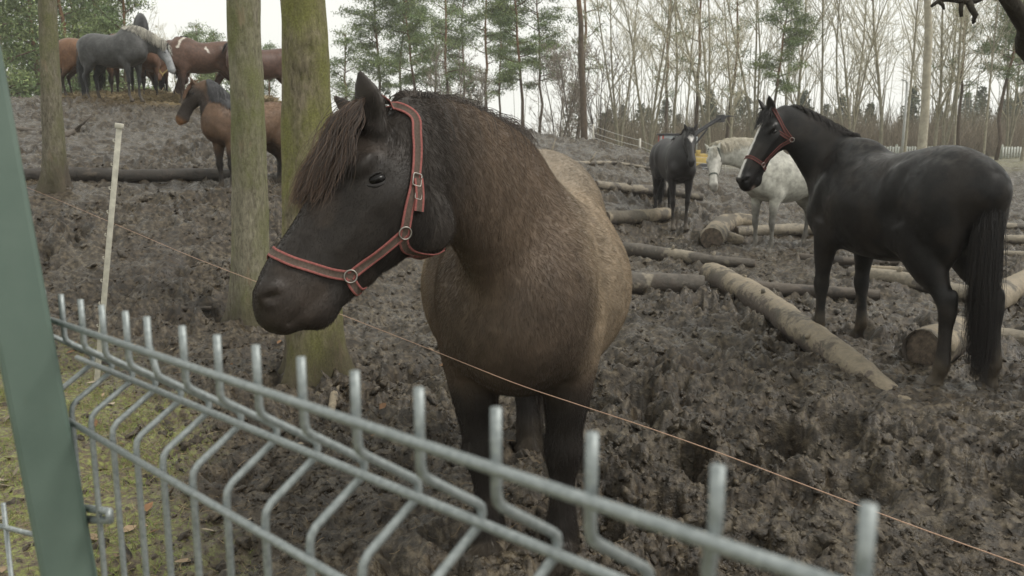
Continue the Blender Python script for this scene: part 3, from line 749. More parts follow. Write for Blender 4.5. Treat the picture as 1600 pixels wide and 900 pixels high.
glog([(1108, 432), (1180, 470), (1262, 522), (1350, 572), (1450, 625)], [19, 21, 23, 24, 24], 'long pale peeled log slanting from the log crossing towards the black horse', M_LOGP, seed=3, sink=.15, drop=(0, .01, .04, .10, .24), ends=(1, 0), stubs=((.30, 1.2, .03, .022), (.55, .5, .02, .026), (.16, 2.0, .02, .018)), muddy=.62, bare=.62, seg=44)
glog([(982, 447), (1040, 447), (1102, 449)], [17, 17, 16], 'thick dark log butting against the upper end of the long pale log', M_LOGG, seed=4, sink=.2, muddy=.5, bare=.4)
glog([(1120, 446), (1190, 456), (1270, 460), (1375, 466)], [11, 11, 10, 9], 'thin half sunken log running behind the black horse front legs', M_LOGD, seed=5, muddy=.6)
glog([(972, 393), (1040, 402), (1110, 411), (1180, 416)], [11, 11, 9, 7], 'long grey log in front of the dark foal, behind the thick dark log', M_LOGG, seed=6, stubs=((.4, 1.3, .05, .02), (.7, 1.8, .04, .02)), muddy=.45, bare=.4)
glog([(930, 292), (985, 299), (1040, 302), (1100, 312)], [7, 8, 8, 6], 'slim grey log with a stub at the heels of the dark foal', M_LOGG, seed=7, stubs=((.3, 1.4, .10, .04),), muddy=.2, bare=.5)
glog([(945, 345), (1000, 343), (1048, 338)], [11, 11, 10], 'thick pale log ending at the front legs of the dark foal', M_LOGP, seed=8, muddy=.25, bare=.6)
glog([(1112, 378), (1128, 360), (1150, 350), (1178, 350)], [19, 17, 13, 11], 'short crooked log with a dark rotten end beside the white horse', M_LOGP, seed=9, muddy=.35, bare=.5, sink=.15, stubs=((.15, -.3, .25, .09),))
glog([(1150, 366), (1200, 364), (1262, 362), (1330, 366)], [9, 9, 9, 8], 'straight log lying between the legs of the white horse', M_LOGG, seed=10, muddy=.2, bare=.7)
glog([(1235, 404), (1330, 412), (1440, 412)], [6, 7, 6], 'thin dark log seen under the belly of the black horse', M_LOGD, seed=11)
glog([(1325, 432), (1400, 440), (1470, 456), (1540, 472)], [11, 12, 13, 12], 'grey log with a cracked bark under the black horse belly', M_LOGG, seed=12, stubs=((.35, 1.5, .05, .025),), muddy=.2, bare=.6)
glog([(1330, 422), (1395, 426), (1460, 434)], [5, 6, 5], 'slim pale log just behind the grey log with cracked bark', M_LOGP, seed=13)
glog([(1440, 552), (1466, 540), (1500, 520)], [36, 32, 26], 'broken stump end in front of the black horse hind legs', M_LOGP, name='stump', cat='stump', group=None, seed=14, sink=.22, muddy=.55, bare=.5)
glog([(1490, 528), (1545, 532), (1620, 541), (1700, 552)], [15, 15, 14, 14], 'grey log running out of the photo behind the hind hooves of the black horse', M_LOGG, seed=15, muddy=.3, bare=.5)
glog([(1548, 480), (1580, 458), (1625, 432)], [20, 19, 17], 'orange brown log end behind the tail of the black horse', M_LOGP, seed=16, muddy=.1, bare=1.0)
glog([(1480, 352), (1600, 358), (1700, 360)], [6, 6, 6], 'uppermost thin log at the right edge behind the black horse rump', M_LOGG, seed=17)
glog([(1500, 376), (1600, 378), (1700, 384)], [6, 7, 7], 'middle thin log at the right edge behind the black horse rump', M_LOGG, seed=18)
glog([(1520, 398), (1600, 402), (1700, 408)], [5, 6, 6], 'lowest thin log at the right edge behind the black horse rump', M_LOGG, seed=19)
glog([(28, 279), (120, 277), (200, 279), (290, 277), (385, 277)], [11, 11, 10, 10, 9], 'long dark wet log across the slope behind the white fence stake', M_LOGD, seed=20, sink=.15, muddy=.15, bare=.1, seg=36)
def branch(pts, rpx, label, mat=None, twigs=(), up=.4, seed=1, group='branches lying on the slope'):
    P = []; R = []
    for (x, y), rp in zip(pts, rpx):
        p = hit_ground(x, y); w = p[1] * CP - (p[2] - CAMZ) * SP; r_ = max(.008, rp * w / F); P.append(p + (0, 0, r_ * up)); R.append(r_)
    r = empty('branch', P[0], label, 'branch', group); mb = MB(); A = spline(np.c_[np.array(P) - P[0], R], 6); mb.tube(A[:, :3], A[:, 3], 8, col=(.15, .6, 0))
    for t, d, ln in twigs:
        i = int(t * (len(A) - 1)); d = np.array(d, float); mb.tube([A[i, :3], A[i, :3] + d * ln * .5, A[i, :3] + d * ln + (0, 0, .03)], [A[i, 3] * .7, A[i, 3] * .5, A[i, 3] * .2], 6, col=(.15, .6, 0))
    mb.build('bark', mat or M_LOGG, r); return r
branch([(812, 236), (850, 250), (900, 256), (960, 256), (1022, 265)], [4, 4, 3.5, 3, 2], 'long bare branch lying below the crest behind the brown cob', twigs=((.3, (.3, 0, .9), .4), (.6, (.5, 0, .6), .3)))
branch([(815, 238), (855, 246)], [4, 3], 'short pale branch crossing the thin end of the long bare branch', mat=M_LOGP)
branch([(22, 203), (60, 208), (95, 214), (112, 208), (132, 192)], [4, 5, 7, 4, 1.5], 'dark forked branch lying beside the thin leftmost tree', mat=M_LOGD, twigs=((.8, (.7, 0, .5), .5),))
branch([(268, 480), (300, 484), (330, 482)], [3, 4, 3], 'small dark stick on the mud left of the middle trunk', mat=M_LOGD, up=.3)
branch([(1555, 428), (1590, 414), (1640, 396)], [2, 2, 2], 'thin dark stick leaning past the black horse tail', mat=M_LOGD, up=2)
branch([(524, 600), (522, 625), (516, 655)], [7, 7, 5], 'pale weathered root stick at the foot of the mossy trunk', mat=M_LOGP, up=.8)
branch([(1035, 372), (1060, 375), (1085, 380)], [1.5, 2, 1], 'thin twig on the mud below the dark foal', mat=M_LOGG, up=1)

# ------------------------------------------------------------------ near trunks
def trunk_mat(name, light, dark, green, amt, zlo=0):
    m, nt, b = mat_new(name); b.inputs['Roughness'].default_value = .88; b.inputs['Specular IOR Level'].default_value = .2
    f = noise_fac(nt, 38, 9, .78, stretch=(1, 1, .34), dist=.5); g = noise_fac(nt, 2.6, 6, .65, stretch=(1, 1, .55)); k = noise_fac(nt, 90, 4)
    c = ramp(nt, f, [(.36, dark), (.50, tuple((a * .55 + d_ * .45) for a, d_ in zip(light, dark))), (.62, light)])
    mc = ramp(nt, k, [(.3, tuple(x * .6 for x in green)), (.7, tuple(x * 1.3 for x in green))])
    mf = ramp(nt, g, [(.56 - amt * .22, (0,) * 3), (.70 - amt * .15, (1,) * 3)]); mm = N(nt, 'ShaderNodeMath', operation='MULTIPLY'); nt.links.new(mf, mm.inputs[0]); mm.inputs[1].default_value = .85
    c = mixc(nt, c, mc, mm.outputs[0])
    sg = ramp(nt, noise_fac(nt, 5.5, 5, .6, stretch=(1.5, 1.5, .4)), [(.60, (0,) * 3), (.68, (1,) * 3)]); c = mixc(nt, c, (.30, .23, .15), mixf(nt, sg, .55))
    a = N(nt, 'ShaderNodeAttribute', attribute_name='Col'); sp = N(nt, 'ShaderNodeSeparateColor'); nt.links.new(a.outputs['Color'], sp.inputs[0])
    c = mixc(nt, c, (.075, .060, .048), sp.outputs[0])                                     # dried mud splashed on the foot
    nt.links.new(c, b.inputs['Base Color']); bump(nt, b, f, 1.0, .03); return m
M_TR = [trunk_mat('bark grey green', (.27, .245, .185), (.080, .070, .052), (.150, .155, .070), .55), trunk_mat('bark pale', (.37, .345, .255), (.12, .105, .078), (.185, .195, .080), .60), trunk_mat('bark mossy', (.33, .285, .20), (.080, .068, .046), (.22, .225, .070), .70)]
def near_tree(px0, py0, px1, wpx0, wpx1, mat, label, seed, H_=9.0, knots=(), name='tree'):
    b0 = hit_ground(px0, py0); w0 = b0[1] * CP - (b0[2] - CAMZ) * SP; top = at_y(px1, 0, b0[1]); r0 = wpx0 / 2 * w0 / F; wt = top[1] * CP - (top[2] - CAMZ) * SP; r1 = wpx1 / 2 * wt / F
    r = empty(name, b0, label, 'tree', 'trees in the paddock'); d = (top - b0) / (top[2] - b0[2]); zs = np.r_[-.12, .0, .05, .12, .22, .36, np.linspace(.5, 4.5, 90), np.linspace(4.7, H_, 16)]; rg = np.random.default_rng(seed)
    zt = top[2] - b0[2]; nn = 40; mb = MB(); a = np.arange(nn) / nn * 2 * math.pi; V = np.zeros((len(zs), nn, 3)); wob = perlin(np.stack([zs * .6, 0 * zs + seed, 0 * zs], 1)) * .03, perlin(np.stack([zs * .6, 0 * zs + seed + 5.5, 0 * zs], 1)) * .03
    for i, z in enumerate(zs):
        rr = np.interp(z, [0, .5, zt, H_], [r0 * 1.04, r0, r1, r1 * .55]); q = np.stack([np.cos(a) * 1.1, np.sin(a) * 1.1, np.full(nn, z * 1.4 + seed)], 1); f = 1 + .09 * fbm(q, 3) + .035 * fbm(q * np.array((4, 4, 1.4)), 2)
        flare = math.exp(-max(z, 0) / .17) * .75; f = f + flare * (.5 + .5 * np.cos(a * 4 + seed + .6 * np.sin(a * 2)))
        for kz, ka, ks, kh in knots: dz = (z - kz) / ks; da = (np.angle(np.exp(1j * (a - ka)))) * rr / ks; k_ = dz * dz + da * da; f = f + kh * np.exp(-k_ * 1.5) - kh * 1.1 * np.exp(-k_ * 9)
        c = d * z + np.array((wob[0][i] - wob[0][0], wob[1][i] - wob[1][0], 0)); V[i] = c + np.stack([np.cos(a) * rr * f, np.sin(a) * rr * f, 0 * a], 1)
    Fc = [(i * nn + j, i * nn + (j + 1) % nn, (i + 1) * nn + (j + 1) % nn, (i + 1) * nn + j) for i in range(len(zs) - 1) for j in range(nn)]
    zz = np.repeat(zs, nn); mud = np.clip(.75 * sstep(.55, .05, zz + .25 * fbm(V.reshape(-1, 3) * 4, 3)), 0, 1); mb.add(V.reshape(-1, 3), Fc, np.stack([mud, 0 * mud, 0 * mud], 1)); mb.build('trunk', mat, r)
    mc = MB(); tips = []
    for k in range(9):                                               # limbs and crown, above the frame
        z0 = rg.uniform(4.6, H_ - .3); an = rg.uniform(0, 6.28); p = d * z0; dr = np.array((math.cos(an), math.sin(an), rg.uniform(.3, .9))); P = [p]; ln = rg.uniform(.9, 1.9)
        for _ in range(5): P.append(P[-1] + dr * ln / 5); dr = nrm(dr + rg.normal(size=3) * .25 + (0, 0, .08)) * 1.1
        mc.tube(P, np.linspace(r1 * .35, .012, 6), 7, col=(0, 0, 0)); 
        for s_ in range(6):
            i = rg.integers(1, 6); q = P[i]; dd = nrm(rg.normal(size=3) + (0, 0, .5)); mc.tube([q, q + dd * .35, q + dd * .7 + (0, 0, .06)], [.014, .009, .004], 5, col=(0, 0, 0))
    mc.build('crown', mat, r)
    return r
near_tree(86, 300, 73, 33, 25, M_TR[0], 'thin grey brown tree at the left in front of the hilltop horses', 3)
near_tree(391, 505, 386, 54, 49, M_TR[1], 'pale smooth barked trunk hiding the middle of the bay pony', 5, knots=((1.9, -1.7, .10, .10),))
near_tree(499, 590, 474, 84, 68, M_TR[2], 'thickest mossy green trunk right beside the brown cob head', 8, knots=((2.12, -1.25, .13, .22), (1.2, -2.3, .08, .08), (.65, -1.0, .08, .10)))
# ------------------------------------------------------------------ the brown cob by the fence
def rz(a): c, s_ = math.cos(a), math.sin(a); return np.array(((c, -s_, 0), (s_, c, 0), (0, 0, 1)))
def main_pose():
    hd = math.radians(-95.5); root = np.array((.07, 3.60, 0.0)); R = rz(hd)
    w2l = lambda p: (np.asarray(p) - root) @ R; d2l = lambda d: np.asarray(d) @ R
    P = w2l(at(566, 160, 2.26)); a = d2l(camdir(-.50, -.80, -.26)); l = d2l(camdir(.38, .06, -.92))
    H = Horse(belly=1.15, stout=1.2, chest=.06, deep=.09, legthick=1.48, poll=P, a=a, l=l, L=.575, hdeep=1.52, hw=1.1, nthick=1.19, nlow=.05, croup=.095, earlat=1.15, earlen=.160, earw=1.28,
              ears=((-.64, .76, 0, 1.2), (-.42, .92, .28, -.2)), legs={'fl': (.0, .0), 'fr': (.03, .07), 'hl': (.0, .0), 'hr': (.0, .15)})
    return H, root, hd, w2l

def finish_horse(H, root, hd, name, label, cat, colfn, h=.02, group=None, coat=None, mane=None, tail=None, forelock=None, halter=None, z=0.0, mats=None, coatmat=None, hoofcol=(.03, .025, .02)):
    V, Q = H.B.mesh(h); Nr = vnormals(V, Q); col = np.clip(colfn(H, V, Nr), .002, 1)
    r = empty(name, (root[0], root[1], z), label, cat, group, hd); mb_, mh = mats or (M_COAT, M_HAIR)
    body = mesh_obj('body', V, Q, mb_, r, col=col)
    bvh = BVHTree.FromPolygons([tuple(v) for v in V], [tuple(map(int, q)) for q in Q]) if halter else None
    for sg in (1, -1):                                              # eyes
        mb = MB(); c = H.hp(.255, -.140, .124 * sg); rr = .0245 * H.L / .62 * H.S; e1 = nrm(H.a * .78 + H.u * .62); e2 = np.cross(H.l, e1); R = np.stack([e1, e2, H.l], 1)
        th = np.linspace(0, math.pi, 13); ph = np.linspace(0, 2 * math.pi, 17)[:-1]
        W = [c + R @ (np.array((math.sin(t) * math.cos(p) * 1.25, math.sin(t) * math.sin(p) * .74, math.cos(t))) * rr) for t in th for p in ph]
        mb.add(W, [(i * 16 + j, i * 16 + (j + 1) % 16, (i + 1) * 16 + (j + 1) % 16, (i + 1) * 16 + j) for i in range(12) for j in range(16)], (.012, .008, .006))
        mb.build('eye', M_EYE, r)
        if h < .012:
            mb = MB(); a_ = np.linspace(0, 2 * math.pi, 29)
            for q0, q1, tk in ((0, math.pi, .0062), (math.pi, 2 * math.pi, .0036)):
                a_ = np.linspace(q0, q1, 17)
                pts = [c + R @ (np.array((1.22 * math.cos(p) + (.12 if math.cos(p) > .8 else 0), .70 * math.sin(p) + .12 * math.cos(p), .62 - .28 * math.cos(p) ** 2)) * np.array((1, 1, sg)) * rr) for p in a_]
                mb.tube(pts, tk * (.75 if q0 else 1) * np.sin(np.linspace(.25, math.pi - .25, 17)) ** .5, 8)
            mb.build('eyelid', M_SKIN, r)
    if mane:
        n, t0, t1, ln, side, wave, cols, rad = mane
        roots, lat, ver, T, t = crest_points(H, n, t0, t1)
        rg = np.random.default_rng(9); sd = np.where(rg.random(n) < side, 1.0, -1.0)[:, None]
        L = ln * H.S * rg.uniform(.65, 1.1, n) * (.35 + .65 * sstep(t0, t0 + .35, t))
        P = strands(H, roots, nrm(ver * .35 + lat * sd * 1.0 - T * .25), L, 9, .50, .006, .10, True, 4, wave)
        c = cols[0] + (np.array(cols[1]) - cols[0]) * (fbm(roots * 14 / H.S, 2)[:, None] * .8 + .5 + rg.normal(size=(n, 1)) * .25).clip(0, 1)
        hair_obj('mane', P, rad, rad * .35, c, mh, r)
    if forelock:
        n, ln, cols, rad, sidew = forelock; rg = np.random.default_rng(12)
        ll = rg.uniform(-1, 1, n); roots = np.array([H.hp(.0 + rg.uniform(-.06, .09), .02, .075 * v) for v in ll])
        P = strands(H, roots, nrm(H.u * .35 + H.a * .9 + H.l * (ll[:, None] * .30 + sidew * .4)), ln * H.S * rg.uniform(.55, 1.1, n), 11, .16, .008, .20, True, 5, .24, pull=H.a * .26 - H.u * .05 + H.l * (ll[:, None] * .07 + sidew * .10))
        w = (.62 - ll * .55 + rg.normal(size=n) * .22).clip(0, 1)[:, None]; c = cols[0] + (np.array(cols[1]) - cols[0]) * w
        hair_obj('forelock', P, rad, rad * .35, c, mh, r)
    if tail:
        n, ln, cols, rad, spread = tail; rg = np.random.default_rng(15); S = H.S
        tt = rg.uniform(0, 1, n); dock = np.array((-.815, 0, 1.33)) + np.outer(tt, (-.055, 0, -.30)); roots = (dock + rg.normal(size=(n, 3)) * np.array((.020, .034, .012))) * S
        L = ln * S * rg.uniform(.55, 1.05, n)
        d0 = np.stack([-.16 + 0 * tt, rg.normal(size=n) * .22, -.8 + 0 * tt], 1)
        P = strands(H, roots, nrm(d0), L, 12, .35, .006, .07, False, 6, .05)
        P[:, :, 1] *= spread * (1 - .45 * np.linspace(0, 1, 12) ** 1.5)[None]; P[:, :, 0] += (rg.random(n) * .05 * S)[:, None] * np.linspace(0, 1, 12)
        c = cols[0] + (np.array(cols[1]) - cols[0]) * rg.random((n, 1)) ** 2
        hair_obj('tail', P, rad, rad * .5, c, mh, r)
        mb = MB(); mb.tube(np.array([(-.79, 0, 1.34), (-.85, 0, 1.24), (-.872, 0, 1.05), (-.875, 0, .80), (-.87, 0, ln * -.7 + 1.2)]) * S, np.array((.035, .04, .05, .045, .02)) * S * min(1, spread), 10, col=cols[0]); mb.build('tail_core', mb_, r)
    if coat:
        n, rad, flow, length, lift = coat
        flow = flow or flow_main(H); length = length or (lambda p: len_main(H)(p) * .42)
        hw_ = H.regions(V)[1][Q[:, 0]]; P, c = coat_hair(H, V, Q, Nr, n, col, flow, length, rad, lift=lift, K=3, sel=1 + 2.5 * hw_)
        hair_obj('coat', P, rad, rad * .3, c, coatmat or mh, r)
    if halter: halter(H, bvh, r, V)
    return r, bvh
def std_halter(w, edge, mid, metal=True):
    def f(H, bvh, r, V):
        ht = bpy.data.objects.new('halter', None); link(ht, r); KIDS.setdefault(r.name, []).append(ht); sd = (np.array(edge), np.array(mid)); c_ = lambda s_: H.hp(s_, -.19)
        def sp(s_, deg, shift=0):
            o = c_(s_); d = H.l * math.cos(math.radians(deg)) + H.u * math.sin(math.radians(deg)); R_ = .35 * H.S
            hit = bvh.ray_cast(Vector(o + d * R_), Vector(-d))[0]; return np.array(hit if hit else o + d * .1 * H.S)
        w = WW * H.S; off = .004 * H.S
        for sg in (0, 1):
            m = (lambda d: d) if sg == 0 else (lambda d: 180 - d)
            strap(H, bvh, [sp(.66, m(-32)), sp(.45, m(-38)), sp(.24, m(-44))], w, 'strap', M_STRAP, ht, off, n=20, sides=sd)
            strap(H, bvh, [sp(.24, m(-44)), sp(.15, m(-10)), sp(.06, m(35)), sp(-.01, m(60))], w, 'strap', M_STRAP, ht, off, n=24, sides=sd)
            if metal:
                for q in ((.66, -32), (.24, -44)):
                    p = sp(q[0], m(q[1])); nn = np.array(bvh.find_nearest(Vector(p))[1]); ring(p + nn * off * 1.6, nn, w * .62, w * .10, 'ring', M_METAL, ht)
        strap(H, bvh, [sp(.66, a_) for a_ in range(-32, 213, 20)] + [sp(.66, 212)], w, 'strap', M_STRAP, ht, off, n=50, sides=sd)
        strap(H, bvh, [sp(.66, -32), sp(.68, -60), sp(.68, -90), sp(.68, -120), sp(.66, -148)], w, 'strap', M_STRAP, ht, off, n=30, sides=sd)
        strap(H, bvh, [sp(.24, -44), sp(.22, -70), sp(.22, -90), sp(.22, -110), sp(.24, -136)], w, 'strap', M_STRAP, ht, off, n=30, sides=sd)
        strap(H, bvh, [sp(-.01, 60), sp(-.02, 90), sp(-.01, 120)], w, 'strap', M_STRAP, ht, off, n=12, sides=sd)
    WW = w
    return f

M_COAT = attr_mat('horse coat', .50, .30, 22, .35, .006, .30, sheen=.04)
M_BLACK = attr_mat('black horse coat', .40, .25, 22, .25, .004, .28)
_nt = M_BLACK.node_tree; _b = _nt.nodes['Principled BSDF']; _nt.links.new(ramp(_nt, noise_fac(_nt, 7, 6, .7, dist=.8), [(.35, (.30,) * 3), (.65, (.66,) * 3)]), _b.inputs['Roughness'])
M_HAIR = attr_mat('horse hair', .50, .12, 8, 0, 0, .45)
M_FUR = attr_mat('horse fur', .60, .12, 8, 0, 0, .20)
M_SKIN = simple('dark skin', (.012, .010, .009), .75, var=.3, scale=60, bmp=.3)
M_EYE = simple('eye', (.006, .005, .0045), .18, var=.1, bmp=0, spec=.22)
M_STRAP = attr_mat('halter webbing', .8, .3, 180, .5, .001, .2)
M_METAL = simple('halter metal', (.34, .32, .29), .45, 1.0, .3, 90, .1)

def main_col(H, V, Nr):
    p, hd_, nk, sx, uu, ll = H.regions(V); x, y, z = p.T; n1 = fbm(p * 3, 3); n2 = fbm(p * 9 + 5, 3)
    K = np.array((.024, .0195, .0165)); Bn = np.array((.104, .075, .053)); T = np.array((.275, .215, .150)); G = np.array((.24, .205, .16))
    C = np.tile(Bn, (len(V), 1)) * (1 + n2 * .25)[:, None]
    def mx(C, c, w): return C + (c - C) * np.clip(w, 0, 1)[:, None]
    body = np.maximum(sstep(.46, .20, x + n1 * .10), sstep(.03, .32, y + n1 * .06) * sstep(.78, .50, x)) * sstep(.70, .98, z + n1 * .06)
    C = mx(C, T * (1 + n2 * .22)[:, None], body * .92)
    C = mx(C, G, body * sstep(1.32, 1.46, z + n1 * .05) * .6); C = mx(C, G, body * sstep(-.2, -.6, x) * .5)
    C = mx(C, np.array((.140, .100, .070)), (nk > .05) * sstep(1.15, 1.5, z + n1 * .1) * sstep(.95, .55, nk) * .8)
    C = mx(C, K * 2.2, sstep(.52, .75, x) * sstep(1.18, .95, z + n1 * .12) * .25)                        # breast
    C = mx(C, K, sstep(.86, .60, z + n1 * .06))                                                               # legs
    C = mx(C, K * 1.3, sstep(.62, .98, nk) * .95)
    C = mx(C, K * 1.6, sstep(.35, .75, nk) * sstep(.5, 0, (z - 1.15)) * .7)
    C = mx(C, K, hd_)
    C = mx(C, np.array((.050, .036, .027)), hd_ * sstep(-.1, .5, fbm(p * 7 + 3, 3)) * .55)
    C = mx(C, np.array((.085, .068, .048)), sstep(.22, .06, z + n1 * .10) * .55 + sstep(.5, .2, z) * sstep(.2, .6, n2) * .25)
    C = mx(C, np.array((.032, .024, .019)), hd_ * sstep(.80, .95, sx) * .8)
    return C
def main_halter(H, bvh, r, V):
    ht = bpy.data.objects.new('halter', None); link(ht, r); KIDS.setdefault(r.name, []).append(ht)
    w2l = H.w2l; O = w2l(np.array((0, 0, CAMZ)))
    def px(x, y):
        d = H.d2l(ray(x, y)); hit, n_, i_, ds = bvh.ray_cast(Vector(O), Vector(d))
        if hit is None or ds > 3.0: raise RuntimeError('strap misses head %s %s' % (x, y))
        return np.array(hit)
    def mir(p): return p - 2 * H.l * np.dot(p - H.hp(0, 0), H.l)
    w = .027; off = .006; sd = (np.array((.27, .095, .085)), np.array((.10, .074, .060)))
    st = lambda pts, n=40, nm='strap', ww=w: strap(H, bvh, pts, ww, nm, M_STRAP, ht, off, n=n, sides=sd)
    nb = [px(*q) for q in ((546, 413), (515, 408), (480, 398), (450, 388), (432, 380))]
    s0 = float(np.dot(nb[-1] - H.hp(0, 0), H.a) / H.L)
    st(nb + [H.hp(s0 - .01, .01, 0)] + [mir(p) for p in nb[::-1]], 90)
    ck = [px(*q) for q in ((546, 413), (575, 390), (605, 367), (631, 345))]; st(ck, 40); st([mir(p) for p in ck])
    s1 = float(np.dot(nb[0] - H.hp(0, 0), H.a) / H.L); ch = [nb[0], px(554, 432)]; st(ch + [H.hp(s1 + .04, -.42, 0)] + [mir(p) for p in ch[::-1]], 60)
    cr = [px(*q) for q in ((631, 345), (638, 305), (647, 265), (651, 225), (650, 190), (643, 160))]
    st(cr + [H.hp(-.10, .03, 0)] + [mir(p) for p in cr[::-1]], 110)
    th = [px(631, 345), px(636, 372)]; s2 = float(np.dot(th[1] - H.hp(0, 0), H.a) / H.L)
    st(th + [H.hp(s2, -.62, 0)] + [mir(p) for p in th[::-1]], 70)
    for p in (nb[0], ck[-1]):
        for q in (p, mir(p)):
            c, nn, _, _ = bvh.find_nearest(Vector(q)); ring(np.array(c) + np.array(nn) * (off + .004), np.array(nn), .0165, .0021, 'ring', M_METAL, ht)
    p = px(648, 264); c, nn, _, _ = bvh.find_nearest(Vector(p)); up = nrm(px(650, 240) - px(646, 275))
    ring(np.array(c) + np.array(nn) * (off + .006), np.array(nn), .0165, .0018, 'buckle', M_METAL, ht, up=up, sq=True)
    tg = [px(650, 262), px(652, 285), px(651, 312)]; strap(H, bvh, tg, w, 'strap', M_STRAP, ht, off + .006, n=16, sides=sd)
    p = px(650, 287); ring(np.array(p) + np.array(nn) * (off + .006), np.array(nn), .0125, .0013, 'buckle', M_METAL, ht, up=up, sq=True)

def flow_main(H):
    def f(p):
        q, hd_, nk, sx, uu, ll = H.regions(p); d = np.tile(np.array((-.75, 0, -.55)), (len(p), 1)) + np.array((0, 0, -.9)) * sstep(.45, .75, q[:, 0])[:, None]
        nkw = (nk > .1)[:, None]; d = np.where(nkw, -H.a * 0 + np.array((-.35, 0, -.8)), d)
        hw_ = hd_[:, None]; d = d * (1 - hw_) + (H.a * .8 + np.array((0, 0, -.25))) * hw_
        lg = sstep(.75, .55, q[:, 2])[:, None]; return d * (1 - lg) + np.array((0, 0, -1.0)) * lg
    return f
def len_main(H):
    def f(p):
        q, hd_, nk, sx, uu, ll = H.regions(p); L = .019 + .003 * sstep(.3, .8, nk) + .012 * sstep(.75, .55, q[:, 2]) + .02 * sstep(.22, .12, q[:, 2])
        L = L * (1 - hd_) + hd_ * (.007 + .016 * sstep(-.30, -.5, uu)); L = np.where((uu > .03) & (sx < .25) & (sx > -.4) & (np.abs(ll) > .04), .006, L)
        return L
    return f
def build_main():
    H, root, hd, w2l = main_pose(); R = rz(hd); H.w2l = w2l; H.d2l = lambda d: np.asarray(d) @ R
    K = np.array((.018, .015, .013))
    return H, finish_horse(H, root, hd, 'horse', 'dark brown cob with shaggy forelock and red halter leaning its head over the wire', 'horse', main_col, h=.0085,
        coat=(COATN, .00046, flow_main(H), len_main(H), .38), mane=(5200, .25, 1.0, .24, .02, .06, (np.array((.030, .024, .02)), (.06, .042, .030)), .0009),
        forelock=(8500, .26, (np.array((.030, .022, .018)), (.21, .125, .075)), .0007, -.13), tail=(1500, 1.0, (K, (.06, .04, .03)), .0012, 1.0),
        halter=main_halter, coatmat=M_FUR, z=-.03)
COATN = 380000
# ------------------------------------------------------------------ trees beyond the paddock
M_NEEDLE = attr_mat('pine needles', .7, .25, 3, 0, 0, .25)
M_PBARK = attr_mat('pine bark', .9, .3, 5, .4, .02, .2)
def pine_proto(seed, H_=14.0, start=.35, spread=2.3, dense=1.0, r0=.16, tops=1.0, tuft=1.0):
    """a Scots pine: trunk mesh and crown mesh (limbs + needle tufts)"""
    rg = np.random.default_rng(seed); zs = np.linspace(0, H_, 12); bx = np.cumsum(rg.normal(size=12) * .10); by = np.cumsum(rg.normal(size=12) * .10); P = np.stack([bx - bx[0], by - by[0], zs], 1)
    t = MB(); bark = np.array((.105, .080, .058)); t.tube(P, np.linspace(r0, .03, 12), 8, col=bark)
    t.C[0] = np.where(t.V[0][:, 2:3] > H_ * .45, np.array((.20, .115, .065)), bark); c = MB(); tri = []; tc = []
    nb = int(26 * dense)
    for k in range(nb):
        f = start + (1 - start) * (k + rg.random()) / nb; z = f * H_; p = np.array([np.interp(z, zs, P[:, i]) for i in range(3)]); an = rg.uniform(0, 6.28) 
        rel = (f - start) / (1 - start); ln = spread * (math.sin(math.pi * min(1, rel * .8 + .22)) * .75 + .25) * rg.uniform(.55, 1.15); d = np.array((math.cos(an), math.sin(an), .15 + .6 * rel)); Q = [p]
        for _ in range(4): Q.append(Q[-1] + nrm(d) * ln / 4); d = d + rg.normal(size=3) * .22 + (0, 0, .06)
        Q = np.array(Q); c.tube(Q, np.linspace(.045, .010, 5), 4, cap=False, col=(.12, .085, .06))
        for s_ in range(int((4 + 5 * ln / spread) * dense)):
            u = rg.uniform(.35, 1.05) * 4; i = min(3, int(u)); q = Q[i] + (Q[i + 1] - Q[i]) * (u - i) + rg.normal(size=3) * np.array((.35, .35, .16)) * ln / spread
            m = int(46 * tuft); o = rg.normal(size=(m, 3)) * np.array((.30, .30, .13)) * rg.uniform(.7, 1.25); o[:, 2] -= .10 * (o[:, 0] ** 2 + o[:, 1] ** 2) * 4 * .3
            x = q + o; sz = rg.uniform(.055, .13, m)[:, None]; e1 = nrm(rg.normal(size=(m, 3)) + (0, 0, .3)); e2 = nrm(np.cross(e1, rg.normal(size=(m, 3)))); tri.append(np.stack([x - e2 * sz * .28, x + e2 * sz * .28, x + e1 * sz * 1.9], 1))
            sh = rg.uniform(.75, 1.3); yl = rg.uniform(0, 1); cc = np.array((.125, .185, .080)) * (1 - yl) + np.array((.220, .265, .110)) * yl; tc.append(np.repeat(cc * sh * rg.uniform(.7, 1.3, (m, 1)), 3, 0))
    T = np.vstack(tri).reshape(-1, 3); n0 = len(T); TC = np.vstack(tc)
    return (np.vstack(t.V), t.F, np.vstack(t.C)), (c, T, TC)
